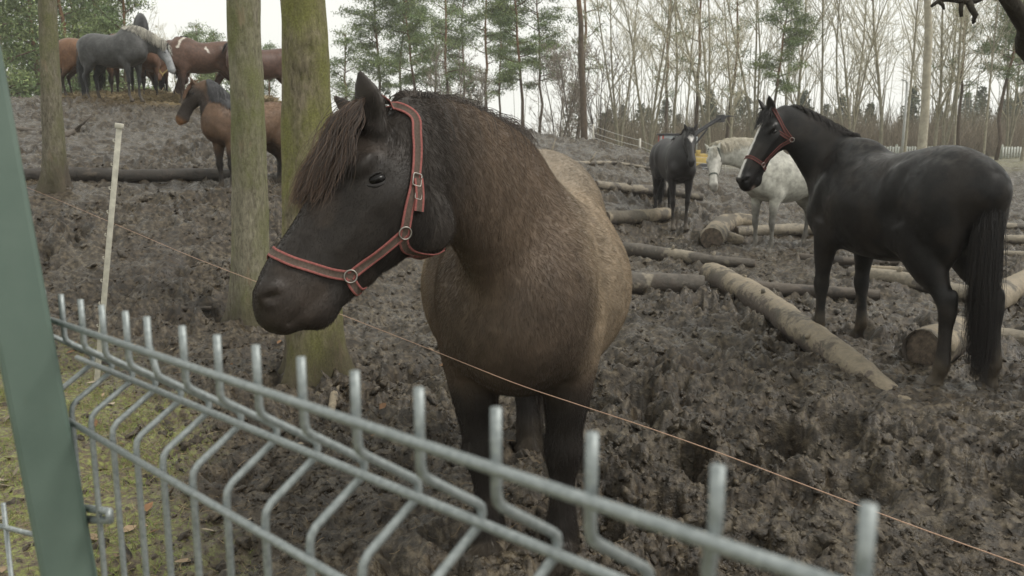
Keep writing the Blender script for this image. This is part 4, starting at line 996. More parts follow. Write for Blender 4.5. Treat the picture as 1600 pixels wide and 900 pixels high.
def bare_proto(seed, H_=12.0, r0=.12, forks=1, spread=.35, twig=1.0, low=.25, col=(.27, .25, .185)):
    rg = np.random.default_rng(seed); t = MB(); c = MB(); col = np.array(col)
    def grow(p, d, L, r, lev, mb):
        n = 5 if lev < 2 else 4; P = [p]; q = p; dd = d
        for i in range(n): q = q + dd * L / n; P.append(q); dd = nrm(dd + rg.normal(size=3) * (.05 if lev == 0 else .13) + (0, 0, .05 if lev else .03))
        mb.tube(P, np.linspace(r, max(.006, r * (.30 if lev == 0 else .25)), n + 1), 7 if lev == 0 else 4 if lev == 1 else 3, cap=False, col=col * (1 + .35 * lev))
        if lev >= 3: return
        k = [int(15 * twig), int(7 * twig), int(5 * twig)][lev]
        for j in range(k):
            u = rg.uniform(low if lev == 0 else .18, .98) * n; i = min(n - 1, int(u)); s_ = P[i] + (P[i + 1] - P[i]) * (u - i); w = nrm(np.cross(dd, rg.normal(size=3))); an = rg.uniform(.35, .85) if lev == 0 else rg.uniform(.4, 1.0)
            ld = nrm(nrm(P[i + 1] - P[i]) * math.cos(an) + w * math.sin(an) * (1 if lev else spread / .35) + (0, 0, .12)); f = u / n
            grow(s_, ld, L * rg.uniform(.28, .50) * (1.15 - .55 * f), max(.008, r * (.42 - .18 * f)), lev + 1, c)
    for k in range(forks):
        an = rg.uniform(0, 6.28); tl = 0 if forks == 1 else rg.uniform(.10, .28); grow(np.zeros(3), nrm(np.array((math.cos(an) * tl, math.sin(an) * tl, 1))), H_ * rg.uniform(.8, 1), r0 * (1 if forks == 1 else .75), 0, t)
    return (np.vstack(t.V), t.F, np.vstack(t.C)), (c, None, None)
def proto_objs(kind, seed, **kw):
    (V, Fc, C), (c, T, TC) = (pine_proto if kind == 'pine' else bare_proto)(seed, **kw)
    me1 = mesh_obj('trunk', V, Fc, M_PBARK, None, col=C); 
    Vc = np.vstack(c.V); Fq = c.F; Cc = np.vstack(c.C); mats = [M_PBARK, M_NEEDLE]; mi = [0] * len(Fq)
    if T is not None:
        nb_ = len(Vc); Vc = np.vstack([Vc, T]); Cc = np.vstack([Cc, TC]); tf = [(nb_ + 3 * i, nb_ + 3 * i + 1, nb_ + 3 * i + 2) for i in range(len(T) // 3)]; Fq = Fq + tf; mi += [1] * len(tf)
    me2 = mesh_obj('crown', Vc, Fq, mats, None, smooth=False, col=Cc, matidx=mi)
    out = (me1.data, me2.data)
    for o in (me1, me2): bpy.data.objects.remove(o)
    return out
PINES = {'young': [proto_objs('pine', s, H_=9, start=.10, spread=2.1, dense=1.05, r0=.13) for s in (1, 2, 3)],
         'tall': [proto_objs('pine', s, H_=15, start=.36, spread=2.4, dense=1.3, r0=.13, tuft=1.35) for s in (4, 5, 6, 7)],
         'patchy': [proto_objs('pine', s, H_=15, start=.30, spread=1.7, dense=.62, r0=.15) for s in (8, 9)],
         'high': [proto_objs('pine', s, H_=19, start=.80, spread=1.8, dense=.5, r0=.20) for s in (10,)]}
BARE = {'single': [proto_objs('bare', s, H_=13, r0=.105, low=.18, twig=1.25) for s in (21, 22, 23, 24)],
        'fork': [proto_objs('bare', s, H_=11, r0=.10, forks=3, low=.2, twig=.95) for s in (25, 26, 27)],
        'slim': [proto_objs('bare', s, H_=14, r0=.075, spread=.25, low=.25, twig=1.0) for s in (28, 29)],
        'small': [proto_objs('bare', s, H_=5.5, r0=.06, forks=4, low=.15, twig=.8, col=(.14, .12, .10)) for s in (30, 31)],
        'pole': [proto_objs('bare', s, H_=16, r0=.20, spread=.25, low=.55, twig=.6, col=(.38, .35, .27)) for s in (32,)]}
def bg_tree(px, Y, H_, fam, i, label, name, group, lean=(0, 0), rz_=None, wide=1.0):
    pr = (PINES if fam in PINES else BARE)[fam]; d = pr[i % len(pr)]; x = (px - 800) / F * (Y * CP + .2); b = (x, Y, ground_z(x, Y) - .05)
    base_H = {'young': 9, 'tall': 15, 'patchy': 15, 'high': 19, 'single': 13, 'fork': 11, 'slim': 14, 'small': 5.5, 'pole': 16}[fam]; s_ = H_ / base_H
    r = empty(name, b, label, 'tree', group); r.scale = (s_ * wide, s_ * wide, s_); r.rotation_euler = (lean[1], lean[0], rz_ if rz_ is not None else (i * 2.4 + px * .7) % 6.28)
    for nm, me in zip(('trunk', 'crown'), d): o = bpy.data.objects.new(nm, me); link(o, r); KIDS.setdefault(r.name, []).append(o)
GP, GT, GB = 'young pines behind the hilltop', 'tall pines behind the paddock', 'bare trees behind the paddock'
yp = [(-95, 33, 9.5), (-30, 36, 9.5), (22, 34, 8.6), (70, 38, 9.6), (118, 35, 8.6), (160, 38, 8.6), (205, 35, 7.2), (250, 44, 4.8), (8, 44, 10.5), (138, 46, 10.4), (320, 52, 7.6), (350, 50, 7.0), (425, 54, 6.6), (545, 52, 7.2), (185, 45, 8.5), (52, 46, 10)]
yl = ['young pine at the far left edge, outermost', 'young pine behind the top of the green post', 'young pine just left of the thin grey brown tree', 'young pine directly behind the thin grey brown tree', 'young pine above the back of the dark grey horse', 'young pine behind the black horse with the red halter', 'rightmost dense young pine, above the head of the dark grey horse',
      'low young pine under the bare crown on the hilltop', 'taller paler pine in the second row at the left edge', 'taller pine in the second row above the dark grey horse', 'hazy small pine left of the pale smooth trunk', 'hazy small pine touching the pale smooth trunk', 'small pine seen between the two thick near trunks', 'pine just behind the far ear of the brown cob', 'second row pine over the black horse with the red halter', 'second row pine behind the thin grey brown tree']
for i, ((px, Y, h_), lb) in enumerate(zip(yp, yl)): bg_tree(px, Y, h_, 'young', i, lb, 'pine_tree', GP)
tp = [(597, 47, 11.5, 'tall'), (652, 46, 11.2, 'tall'), (628, 56, 12, 'tall'), (706, 50, 11.6, 'patchy'), (727, 56, 12, 'tall'), (758, 47, 11, 'patchy'), (818, 44, 11.2, 'tall'), (842, 48, 11, 'tall'), (680, 60, 9, 'young'), (1085, 46, 12, 'patchy'), (1203, 44, 9.6, 'tall'), (1130, 50, 12, 'patchy'), (1500, 46, 10, 'patchy'), (1556, 44, 11.5, 'tall'), (1615, 46, 11, 'tall'), (900, 50, 13, 'patchy'), (780, 58, 11, 'tall'), (1040, 58, 13, 'patchy')]
tl = ['leftmost tall pine, above the ears of the brown cob', 'broad tall pine above the mane of the brown cob', 'hazier pine between the two tall pines above the cob head', 'thin crowned pine above the neck of the brown cob', 'pale pine in the back row above the neck of the brown cob', 'slim pine left of the broad twin pines', 'left one of the broad twin pines with a thick trunk', 'right one of the broad twin pines', 'low pine filling the gap behind the neck of the brown cob',
      'sparse pine rising above the dark foal', 'dark full pine above the face of the black horse', 'sparse leaning pine between the dark foal and the black horse', 'sparse pine right of the thick pale trunk above the black rump', 'full green pine near the top right corner', 'pine at the right edge of the photo, partly cut off', 'sparse pine beside the tall leaning bare trunk', 'back row pine between the slim pine and the twin pines', 'back row sparse pine left of the dark foal']
for i, ((px, Y, h_, f_), lb) in enumerate(zip(tp, tl)): bg_tree(px, Y, h_, f_, i + 1, lb, 'pine_tree', GT)
bg_tree(912, 36, 15, 'high', 0, 'tall bare pine trunk leaning slightly right of the twin pines', 'pine_tree', GT, lean=(.045, 0))
bp = [(283, 46, 7.4, 'fork'), (690, 42, 5.0, 'small'), (735, 42, 4.5, 'small'), (870, 40, 4.8, 'small'), (895, 42, 5.6, 'small'), (940, 46, 6, 'small'), (968, 44, 10.5, 'fork'), (990, 50, 13, 'slim'), (1012, 43, 11, 'fork'), (1028, 48, 13, 'single'), (1052, 52, 13, 'single'), (1068, 42, 10, 'slim'), (1110, 44, 12, 'fork'), (1140, 41, 9, 'single'), (1158, 52, 13, 'single'), (1180, 46, 12, 'fork'), (1222, 50, 12, 'slim'),
      (1240, 47, 13, 'single'), (1281, 45, 13, 'slim'), (1302, 54, 13, 'single'), (1326, 44, 10.5, 'fork'), (1352, 52, 13, 'single'), (1376, 45, 12, 'single'), (1412, 40, 13, 'slim'), (1392, 56, 12, 'fork'), (1458, 46, 12, 'single'), (1473, 50, 13, 'fork'), (1490, 42, 11, 'slim'), (1518, 48, 12, 'single'), (1536, 43, 12, 'slim'), (1572, 50, 12, 'fork'), (1596, 44, 12, 'single'), (1640, 48, 12, 'fork'), (1690, 46, 12, 'single'), (1262, 57, 12, 'fork'), (1330, 60, 13, 'single'), (1445, 58, 13, 'single'), (1548, 60, 13, 'single')]
bl = ['wide bare tree crown on the skyline above the pinto horse', 'low bare shrub tree over the withers of the brown cob', 'second low bare shrub tree over the withers of the brown cob', 'small bushy bare tree left of the tall leaning trunk', 'small bushy bare tree touching the tall leaning trunk', 'small bare tree just right of the tall leaning trunk', 'forked bare tree at the left end of the white fence tape', 'slender bare tree above the left end of the white fence tape', 'forked bare tree above the white electric fence post',
      'bare tree left of the red loader cab', 'bare tree rising directly above the loader cab', 'thin short bare tree in front of the loader', 'forked bare tree above the loader arm', 'short bare tree at the tip of the loader arm', 'bare tree above the white horse head', 'forked bare tree just left of the dark full pine', 'slender bare tree right of the dark full pine',
      'bare tree above the neck of the black horse', 'slim pale bare tree above the withers of the black horse', 'back row bare tree above the withers of the black horse', 'low forking bare tree above the back of the black horse', 'back row bare tree left of the metal lamp pole', 'bare tree just left of the metal lamp pole', 'slim trunk left of the thick pale trunk', 'hazy bare tree behind the metal lamp pole', 'bare tree touching the right side of the thick pale trunk', 'forked bare tree above the black horse rump', 'slim bare tree above the middle of the black horse rump', 'bare tree under the dangling dead branch', 'slim bare tree left of the full green corner pine', 'forked bare tree right of the full green corner pine', 'bare tree at the right edge of the photo', 'bare tree just outside the right edge', 'bare tree far outside the right edge',
      'hazy forked bare tree in the far row above the black horse withers', 'hazy bare tree in the far row behind the low forking one', 'hazy bare tree in the far row behind the thick pale trunk', 'hazy bare tree in the far row near the corner pine']
for i, ((px, Y, h_, f_), lb) in enumerate(zip(bp, bl)):
    if px > 1620 or i in (7, 9, 14, 19, 21, 24, 28, 34, 37): continue
    bg_tree(px, Y, h_, f_, i, lb, 'bare_tree', GB, lean=(math.sin(i * 3.1) * .04, math.cos(i * 1.7) * .04))
bg_tree(1437, 30, 14, 'pole', 0, 'thick pale straight trunk rising above the back of the black horse', 'bare_tree', GB, lean=(0, 0))

M_TWIG = attr_mat('twigs', .9, .1, 5, 0, 0, .2)
def thicket(name, spans, n, hts, cols, r, seed, Ymin, Ymax, wild=.2):
    rg = np.random.default_rng(seed); px = np.concatenate([rg.uniform(a, b, int(n * w)) for a, b, w in spans]); m = len(px); Y = rg.uniform(Ymin, Ymax, m); x = (px - 800) / F * Y
    z = base_h(x, Y); K_ = 6; P = np.zeros((m, K_, 3)); P[:, 0] = np.stack([x, Y, z], 1); cl = .55 + .45 * np.clip(perlin(np.stack([x * .5, Y * .3, 0 * x + seed], 1)) + .5, 0, 1); H_ = rg.uniform(*hts, m) * cl
    d = nrm(np.stack([rg.normal(size=m) * wild, rg.normal(size=m) * wild, np.ones(m)], 1))
    for k in range(1, K_): P[:, k] = P[:, k - 1] + d * (H_ / 5)[:, None]; d = nrm(d + rg.normal(size=(m, 3)) * wild * .7)
    c = np.array(cols[0]) + (np.array(cols[1]) - cols[0]) * rg.random((m, 1)); c = c * rg.uniform(.7, 1.25, (m, 1))
    o = hair_obj(name, P, r, r * .35, c, M_TWIG); tag(o, kind='stuff')
thicket('undergrowth', [(1225, 1700, .72), (930, 1225, .20), (640, 930, .08)], 15000, (.8, 3.6), ((.20, .165, .12), (.29, .245, .185)), .013, 3, 52, 66, .28)
thicket('undergrowth', [(940, 1300, .5), (1300, 1700, .5)], 3600, (1.5, 5.0), ((.13, .125, .07), (.20, .17, .115)), .018, 4, 56, 72, .16)
thicket('far_wood', [(930, 1720, .85), (-120, 930, .15)], 260, (7, 13), ((.20, .18, .14), (.28, .25, .20)), .045, 5, 74, 105, .035)
def conifer_row():
    rg = np.random.default_rng(8); tri = []; tc = []
    for k in range(90):
        px = rg.uniform(930, 1720) if k < 62 else rg.uniform(-150, 900); Y = rg.uniform(70, 95); x = (px - 800) / F * Y; h_ = rg.uniform(2.2, 5.5) if k < 62 else rg.uniform(3, 8); m = 500; f = rg.random(m) ** .8; a = rg.uniform(0, 6.28, m); rr = (1.3 * (1 - f) + .15) * np.sqrt(rg.random(m)) * h_ / 4
        p = np.stack([x + rr * np.cos(a), Y + rr * np.sin(a), ground_z(x, Y) + f * h_], 1); e1 = nrm(rg.normal(size=(m, 3)) + (0, 0, .2)); e2 = nrm(np.cross(e1, rg.normal(size=(m, 3)))); s_ = rg.uniform(.12, .3, (m, 1)); tri.append(np.stack([p - e2 * s_ * .5, p + e2 * s_ * .5, p + e1 * s_ * 1.4], 1)); tc.append(np.repeat(np.array((.075, .095, .06)) * rg.uniform(.6, 1.5, (m, 1)), 3, 0))
    T = np.vstack(tri).reshape(-1, 3); o = mesh_obj('far_evergreens', T, np.arange(len(T)).reshape(-1, 3), M_NEEDLE, None, False, col=np.vstack(tc)); tag(o, kind='stuff')
conifer_row()

# ------------------------------------------------------------------ far fences, loader, pole
M_PALE = attr_mat('pale painted wood', .7, .15, 6, .2, .01, .3)
def slat_fence(px0, px1, Y, label):
    x0, x1 = [(p - 800) / F * Y for p in (px0, px1)]; zb = ground_z(x0, Y); r = empty('slat_fence', (x0, Y, zb), label, 'fence', 'pale fences at the wood edge'); L = x1 - x0; mb = MB(); n = int(L / .16)
    for k in range(n): mb.box((k * .16 + .05, 0, .32 + .02 * math.sin(k * 3)), (.10, .022, .66), col=(.50, .52, .48))
    for z in (.16, .55): mb.box((L / 2, .03, z), (L, .03, .06), col=(.42, .44, .40))
    mb.build('slat_panel', M_PALE, r, smooth=False)
    for k in range(int(L / 2.2) + 1): mp = MB(); mp.box((k * 2.2, .07, .37), (.10, .10, .8), col=(.40, .42, .36)); mp.build('post', M_PALE, r, smooth=False)
slat_fence(1335, 1452, 50, 'pale slat fence behind the withers of the black horse')
slat_fence(1556, 1720, 48, 'pale slat fence at the right edge behind the black rump')
M_TAPE = attr_mat('white plastic', .5, .1, 20, 0, 0, .4)
def tape_fence():
    pts = [(925, 224, 26), (997, 237, 28), (1055, 238, 29), (1130, 236, 31), (1240, 237, 34), (1345, 238, 38)]
    r = None; tops = []
    for i, (px, py, Y) in enumerate(pts):
        x = (px - 800) / F * Y; z = ground_z(x, Y)
        if r is None: r = empty('electric_fence', (x, Y, z), 'white electric tape fence on thin posts along the crest behind the dark foal', 'fence'); o = np.array((x, Y, z))
        b = np.array((x, Y, z)) - o; mp = MB(); mp.tube([b - (0, 0, .1), b + (0, 0, .62)], .028 if i != 1 else .04, 6, col=(.48, .46, .40)); mp.build('post', M_TAPE, r); tops.append(b)
    for q in (.56, .36, .22):
        mb = MB(); A = spline(np.array(tops) + np.array((0, 0, q)), 6); A[:, 2] -= .03 * np.abs(np.sin(np.arange(len(A)) / 6 * math.pi)); mb.tube(A, .008, 5, col=(.50, .50, .47)); mb.build('tape', M_TAPE, r)
tape_fence()
def loader():
    Y = 33.0; x = (1062 - 800) / F * Y; z = ground_z(x, Y) - .55 ; r = empty('loader', (x, Y, z), 'red and yellow loader with a raised dark arm standing behind the dark foal', 'loader')
    red = simple('red paint', (.42, .06, .04), .45, var=.2, scale=8); yel = simple('yellow paint', (.50, .36, .10), .5, var=.2, scale=8); gl = simple('cab glass', (.42, .46, .48), .12, var=.1, scale=3, bmp=0); dk = simple('black steel', (.035, .035, .04), .6, var=.3)
    def part(nm, mt, f, par=r, bv=.02): mb = MB(); f(mb); return mb.build(nm, mt, par, smooth=False, bevel=bv)
    part('body', yel, lambda m: (m.box((.1, 0, .78), (1.9, 1.1, .38)), m.box((.55, 0, 1.02), (.9, .9, .16)))); part('bonnet', red, lambda m: m.box((-.42, 0, 1.10), (.80, .95, .30)))
    cab = part('cab', gl, lambda m: m.box((-.35, 0, 1.52), (.92, .9, .55))); part('roof', dk, lambda m: m.box((-.33, 0, 1.83), (1.15, 1.05, .07)), cab); [part('pillar', red, lambda m: m.box((-.35 + a * .46, b * .46, 1.5), (.06, .06, .62)), cab) for a in (-1, 1) for b in (-1, 1)]
    part('warning_triangle', simple('orange', (.80, .20, .06), .6, var=.1), lambda m: m.add([(-.86, -.52, 1.32), (-.62, -.52, 1.32), (-.74, -.52, 1.55), (-.86, -.50, 1.32), (-.62, -.50, 1.32), (-.74, -.50, 1.55)], [(0, 1, 2), (3, 5, 4), (0, 3, 4, 1), (1, 4, 5, 2), (2, 5, 3, 0)]), r, 0)
    arm = part('arm', dk, lambda m: (m.tube([(.0, -.3, 1.45), (.62, -.3, 1.95), (1.35, -.3, 2.42)], [.06, .05, .045], 6), m.tube([(.0, .3, 1.45), (.62, .3, 1.95), (1.35, .3, 2.42)], [.06, .05, .045], 6), m.tube([(.3, 0, 1.2), (.95, 0, 2.05)], .035, 6)), r, 0)
    part('fork', dk, lambda m: (m.box((1.42, 0, 2.42), (.10, 1.0, .28)), [m.tube([(1.45, y_, 2.36), (1.6, y_, 2.52), (1.85, y_, 2.50)], [.03, .025, .012], 5) for y_ in (-.4, -.13, .13, .4)]), arm, 0)
    for a in (-.55, .72):
        for b in (-.6, .6):
            w = MB(); w.tube([(a, b - .12, .38), (a, b - .10, .38), (a, b + .10, .38), (a, b + .12, .38)], [.34, .38, .38, .34], 20); ww = w.build('wheel', dk, r); q = MB(); q.tube([(a, b - .13, .38), (a, b + .13, .38)], .19, 14); q.build('rim', gl, ww)
    q = MB(); q.tube([(.62, .3, 1.1), (.62, .3, 1.75)], .03, 6); q.build('exhaust', gl, r); q = MB(); q.box((.52, -.5, 1.18), (.16, .10, .14)); q.build('lamp', yel, r, bevel=.01)
loader()
def lamp_pole():
    Y = 42.0; x = (1402 - 800) / F * Y; z = ground_z(x, Y); mb = MB(); H_ = 3.75; r = empty('pole', (x, Y, z), 'thin pale metal pole left of the thick pale trunk', 'pole'); mb.tube([(0, 0, -.2), (0, 0, H_ * .5), (0, 0, H_)], [.075, .065, .05], 10, col=(.42, .43, .42)); mb.build('shaft', M_PALE, r)
    q = MB(); q.tube([(0, 0, H_ - .05), (-.12, -.05, H_ + .08), (-.35, -.1, H_ + .12)], [.04, .035, .03], 8, col=(.42, .43, .42)); q.build('arm', M_PALE, r)
lamp_pole()

# ------------------------------------------------------------------ tree with the dead branch reaching in at top right
def corner_tree():
    b = np.array((4.35, 4.9, 0.0)); r = empty('tree', b, 'dark tree outside the frame whose dead branch hangs in at the top right corner', 'tree', 'trees in the paddock'); W = lambda px, py, w: at(px, py, w) - b
    mb = MB(); mb.tube([(0, 0, -.1), (.02, 0, .15), (.03, 0, 1.2), (.0, .02, 2.0), (-.05, .02, 3.2), (-.1, 0, 5.5)], [.30, .2, .17, .16, .13, .06], 18, col=(0, 0, 0)); mb.build('trunk', M_TR[0], r)
    c = MB(); k = dict(col=(0, 0, 0)); l0 = [(.0, .0, 1.9), W(1640, 95, 5.0), W(1603, 40, 4.8), W(1580, 5, 4.7), W(1545, -45, 4.6), W(1500, -75, 4.5), W(1440, -85, 4.4)]; A = spline(np.array(l0), 5); c.tube(A, np.linspace(.062, .026, len(A)), 12, **k)
    s_ = spline(np.array([W(1552, -42, 4.6), W(1535, -8, 4.55), W(1512, 1, 4.5), W(1490, -1, 4.5), W(1470, 0, 4.5), W(1455, 10, 4.5)]), 4); c.tube(s_, np.linspace(.030, .008, len(s_)), 9, **k)
    for q, rr in (([(1513, 1), (1518, 14), (1524, 24), (1520, 37)], (.020, .017, .016, .006)), ([(1503, 0), (1501, 14), (1502, 26)], (.014, .012, .009)), ([(1466, 2), (1473, 8), (1475, 15)], (.012, .010, .006)), ([(1519, 30), (1524, 35)], (.009, .006))): c.tube([W(x, y, 4.5) for x, y in q], rr, 8, **k)
    rg = np.random.default_rng(4)
    for i in range(7): z0 = rg.uniform(3, 5.2); an = rg.uniform(0, 6.28); d = np.array((math.cos(an), math.sin(an), .5)); c.tube([(-.05, 0, z0), d * .5 + (0, 0, z0), d * 1.1 + (0, 0, z0 + .2)], [.05, .03, .012], 7, **k)
    c.build('crown', bark_mat('dark bark', (.055, .048, .035), (.020, .017, .013), 0, scale=18), r)
corner_tree()

# ------------------------------------------------------------------ hay on the hill
def hay(cx, cy, rx, ry, hh, n, seed):
    rg = np.random.default_rng(seed); m = n; a = rg.uniform(0, 6.28, m); q = np.sqrt(rg.random(m)); x = cx + rx * q * np.cos(a); y = cy + ry * q * np.sin(a); z = base_h(x, y) + hh * (1 - q ** 2) * rg.random(m) * (1 + .5 * perlin(np.stack([x, y, 0 * x], 1) * 1.4)) + .02
    d = nrm(rg.normal(size=(m, 3)) * np.array((1, 1, .35))); L = rg.uniform(.10, .35, m); P = np.stack([x, y, z], 1)[:, None] + d[:, None] * L[:, None, None] * np.linspace(-.5, .5, 3)[None, :, None]; P[:, 1, 2] += .02
    c = np.array((.34, .27, .16)) * rg.uniform(.5, 1.35, (m, 1)); o = hair_obj('hay', P, .008, .005, c, M_BLADE); tag(o, kind='stuff'); return o
hay(-9.0, 21.6, 2.6, .8, .22, 9000, 1); hay(-6.1, 21.8, .5, .5, .30, 2500, 2)

# ------------------------------------------------------------------ white stake and wire
M_WIRE = simple('orange wire', (.42, .27, .19), .6, var=.3, scale=400, bmp=0)
M_STAKE = simple('white plastic stake', (.50, .48, .41), .55, var=.22, scale=26, bmp=.3)
def stake():
    b = hit_ground(151, 600); t = at_y(187, 193, b[1]); r = empty('fence_stake', b, 'slim white plastic fence stake with notches, leaning right in front of the long dark log', 'fence stake'); d = (t - b); H_ = np.linalg.norm(d); mb = MB(); u = d / H_; s_ = nrm(np.cross(u, (0, 1, 0))); f = np.cross(s_, u); w = 10.5 * (b[1] / F); R = np.stack([s_, f, u], 1)
    mb.box(u * (H_ / 2 - .03), (w * .85, .006, H_ + .06), R); mb.box(u * (H_ / 2 - .03) + f * .009, (.007, .022, H_ + .06), R)
    mb.box(u * (H_ - .015), (w * 1.15, .024, .03), R); mb.build('shaft', M_STAKE, r, smooth=False, bevel=.002)
    for k in range(9):
        c = MB(); z = H_ * (.93 - k * .088); p = u * z + s_ * (w * .45); c.tube([p, p + s_ * .009 + u * .003, p + s_ * .012 + u * .014, p + s_ * .005 + u * .018], [.0035, .0035, .003, .0025], 6); c.build('hook', M_STAKE, r)
    return r
stake()
def wire():
    pts = [(-60, 255), (40, 292), (170, 346), (290, 397), (400, 440), (560, 502), (680, 549), (800, 597), (900, 631), (1000, 664), (1125, 708), (1250, 755), (1420, 819), (1600, 884), (1800, 958)]
    P = [at(x, y, 1 / (.18 + .44 * (x - 170) / 1430)) for x, y in pts]; o = P[4].copy(); A = spline(np.array(P) - o, 8); mb = MB(); mb.tube(A, .0013, 6); ob = mb.build('electric_wire', M_WIRE); ob.location = o; tag(ob, 'thin orange electric wire strung from the white stake past the chest of the brown cob', 'wire')
wire()

# ------------------------------------------------------------------ welded mesh fence
M_GALV = None
def galv():
    m, nt, b = mat_new('galvanised wire'); f = noise_fac(nt, 300, 5, .6); nt.links.new(ramp(nt, f, [(.3, (.20, .225, .225)), (.7, (.36, .39, .39))]), b.inputs['Base Color']); b.inputs['Metallic'].default_value = .55; b.inputs['Roughness'].default_value = .48; bump(nt, b, f, .25, .0006); return m
M_GALV = galv()
FP0 = at(1360, 790, .233); FP14 = at(95, 460, .7335); FU = (FP14 - FP0) / 14
def mesh_fence():
    r = empty('mesh_fence', (FP0[0], FP0[1], 0), 'grey welded wire mesh fence with upright prongs running across the foreground', 'fence'); o = np.array((FP0[0], FP0[1], 0)); un = nrm(FU); nn = nrm(np.cross(un, (0, 0, 1))); 
    if nn[0] < 0: nn = -nn
    near = -nn
    i0, i1 = -9, 15.6; prof = [(0, 0), (.020, 0), (.036, 0), (.0405, .001), (.0440, .0045), (.0640, .0330), (.0670, .0362), (.0710, .0368), (.0760, .0350), (.0960, .0045), (.1005, .001), (.106, 0), (.16, 0), (.245, 0)]
    fold = [(0, .0), (.004, .0045), (.024, .033), (.027, .0362), (.031, .0368), (.036, .035), (.056, .0045), (.062, 0)]
    for k in range(1, 5): prof += [(.25 * 1 + .25 * (k - 1) + a + .04, b_) for a, b_ in fold] + [(.25 + .25 * k, 0)]
    prof[-1] = (1.40, 0); rg = np.random.default_rng(3)
    for i in range(-8, 16):
        p = FP0 + FU * i - o; mb = MB(); jit = {10: -.010}.get(i, 0) + rg.normal() * .0006; P = [p + np.array((0, 0, -d)) + nn * q + un * (-jit if d < .03 else 0) for d, q in prof]; mb.tube(P, .0024, 10); mb.build('upright_wire', M_GALV, r)
    def hor(d, q, rr=.0026):
        mb = MB(); A = [FP0 + FU * i - o + np.array((0, 0, -d)) + nn * (q - .0048) for i in (i0, 3, 8, i1)]; mb.tube(A, rr, 10); mb.build('cross_wire', M_GALV, r)
    hor(.0235, 0); hor(.0730, .0368); hor(.1110, 0); 
    for k in range(1, 5): hor(.25 * k + .070, .0368); hor(.25 * k + .112, 0)
mesh_fence()
def green_post():
    m, nt, b = mat_new('green powder coat'); f = noise_fac(nt, 9, 7, .6); g = noise_fac(nt, 60, 5, .7, stretch=(1, 1, .25)); c = ramp(nt, f, [(.3, (.082, .122, .100)), (.7, (.120, .165, .138))]); s_ = ramp(nt, g, [(.64, (0,) * 3), (.72, (1,) * 3)]); c = mixc(nt, c, (.10, .13, .10), mixf(nt, s_, .6)); nt.links.new(c, b.inputs['Base Color']); b.inputs['Roughness'].default_value = .42; bump(nt, b, f, .15, .002)
    Cb = at(64, 900, .72); Ct = at_y(-100, 60, Cb[1]); d = (Ct - Cb) / (Ct[2] - Cb[2]); foot = Cb - d * Cb[2]; r = empty('fence_post', foot, 'thick green square metal post cut by the left edge, holding the mesh fence', 'fence post')
    th = math.radians(33); e1 = np.array((math.cos(th), math.sin(th), 0)); e2 = np.array((-math.sin(th), math.cos(th), 0)); H_ = 2.15; bv = .004; prof = []
    for (a, b_, sx, sy) in ((0, 0, 1, 1), (.042, 0, -1, 1), (.042, .06, -1, -1), (0, .06, 1, -1)):
        q = [(a + sx * bv, b_), (a + sx * bv * .3, b_ + sy * bv * .3), (a, b_ + sy * bv)]
        prof += q if (sx * sy) < 0 else q[::-1]
    prof = [np.array(p) for p in prof]; cx = np.mean(prof, 0); prof.sort(key=lambda p: math.atan2(p[1] - cx[1], p[0] - cx[0])); n = len(prof); V = [e1 * p[0] + e2 * p[1] + d * z for z in (-.02, 1, H_) for p in prof]
    mb = MB(); mb.add(V, [(k * n + j, k * n + (j + 1) % n, (k + 1) * n + (j + 1) % n, (k + 1) * n + j) for k in range(2) for j in range(n)] + [tuple(range(2 * n, 3 * n))]); mb.build('shaft', m, r, smooth=False)
    mb = MB(); mb.box(e1 * .021 + e2 * .03 + d * (H_ + .006), (.048, .066, .012), np.stack([e1, e2, (0, 0, 1)], 1)); mb.build('cap', simple('black cap', (.02, .02, .02), .6), r, smooth=False, bevel=.002)
    # clamps holding the panels
    for py in (805,):
        q = MB(); a = at(128, py - 12, .76) - foot; c_ = at(172, py + 8, .72) - foot; e = at(128, py + 6, .76) - foot; q.tube([a, (a + c_) / 2 + (0, 0, .004), c_ + (0, 0, .008), c_, (e + c_) / 2, e], .0035, 8); q.build('clamp', M_GALV, r)
green_post()
def side_panel():
    b = at(10, 830, .86); u = nrm(np.array((-.92, .39, 0))); o = np.array((b[0], b[1], 0)); r = empty('mesh_fence', o, 'end of a second wire mesh panel just visible left of the green post', 'fence')
    for i in range(-1, 14):
        mb = MB(); p = u * .05 * i; mb.tube([p + (0, 0, b[2] + .03), p + (0, 0, .1)], .0024, 8); mb.build('upright_wire', M_GALV, r)
    for z in (b[2] + .004, b[2] - .20, b[2] - .40, b[2] - .6): mb = MB(); mb.tube([-u * .07 + (0, 0, z), u * .3 + (0, 0, z), u * .7 + (0, 0, z)], .0026, 8); mb.build('cross_wire', M_GALV, r)
side_panel()
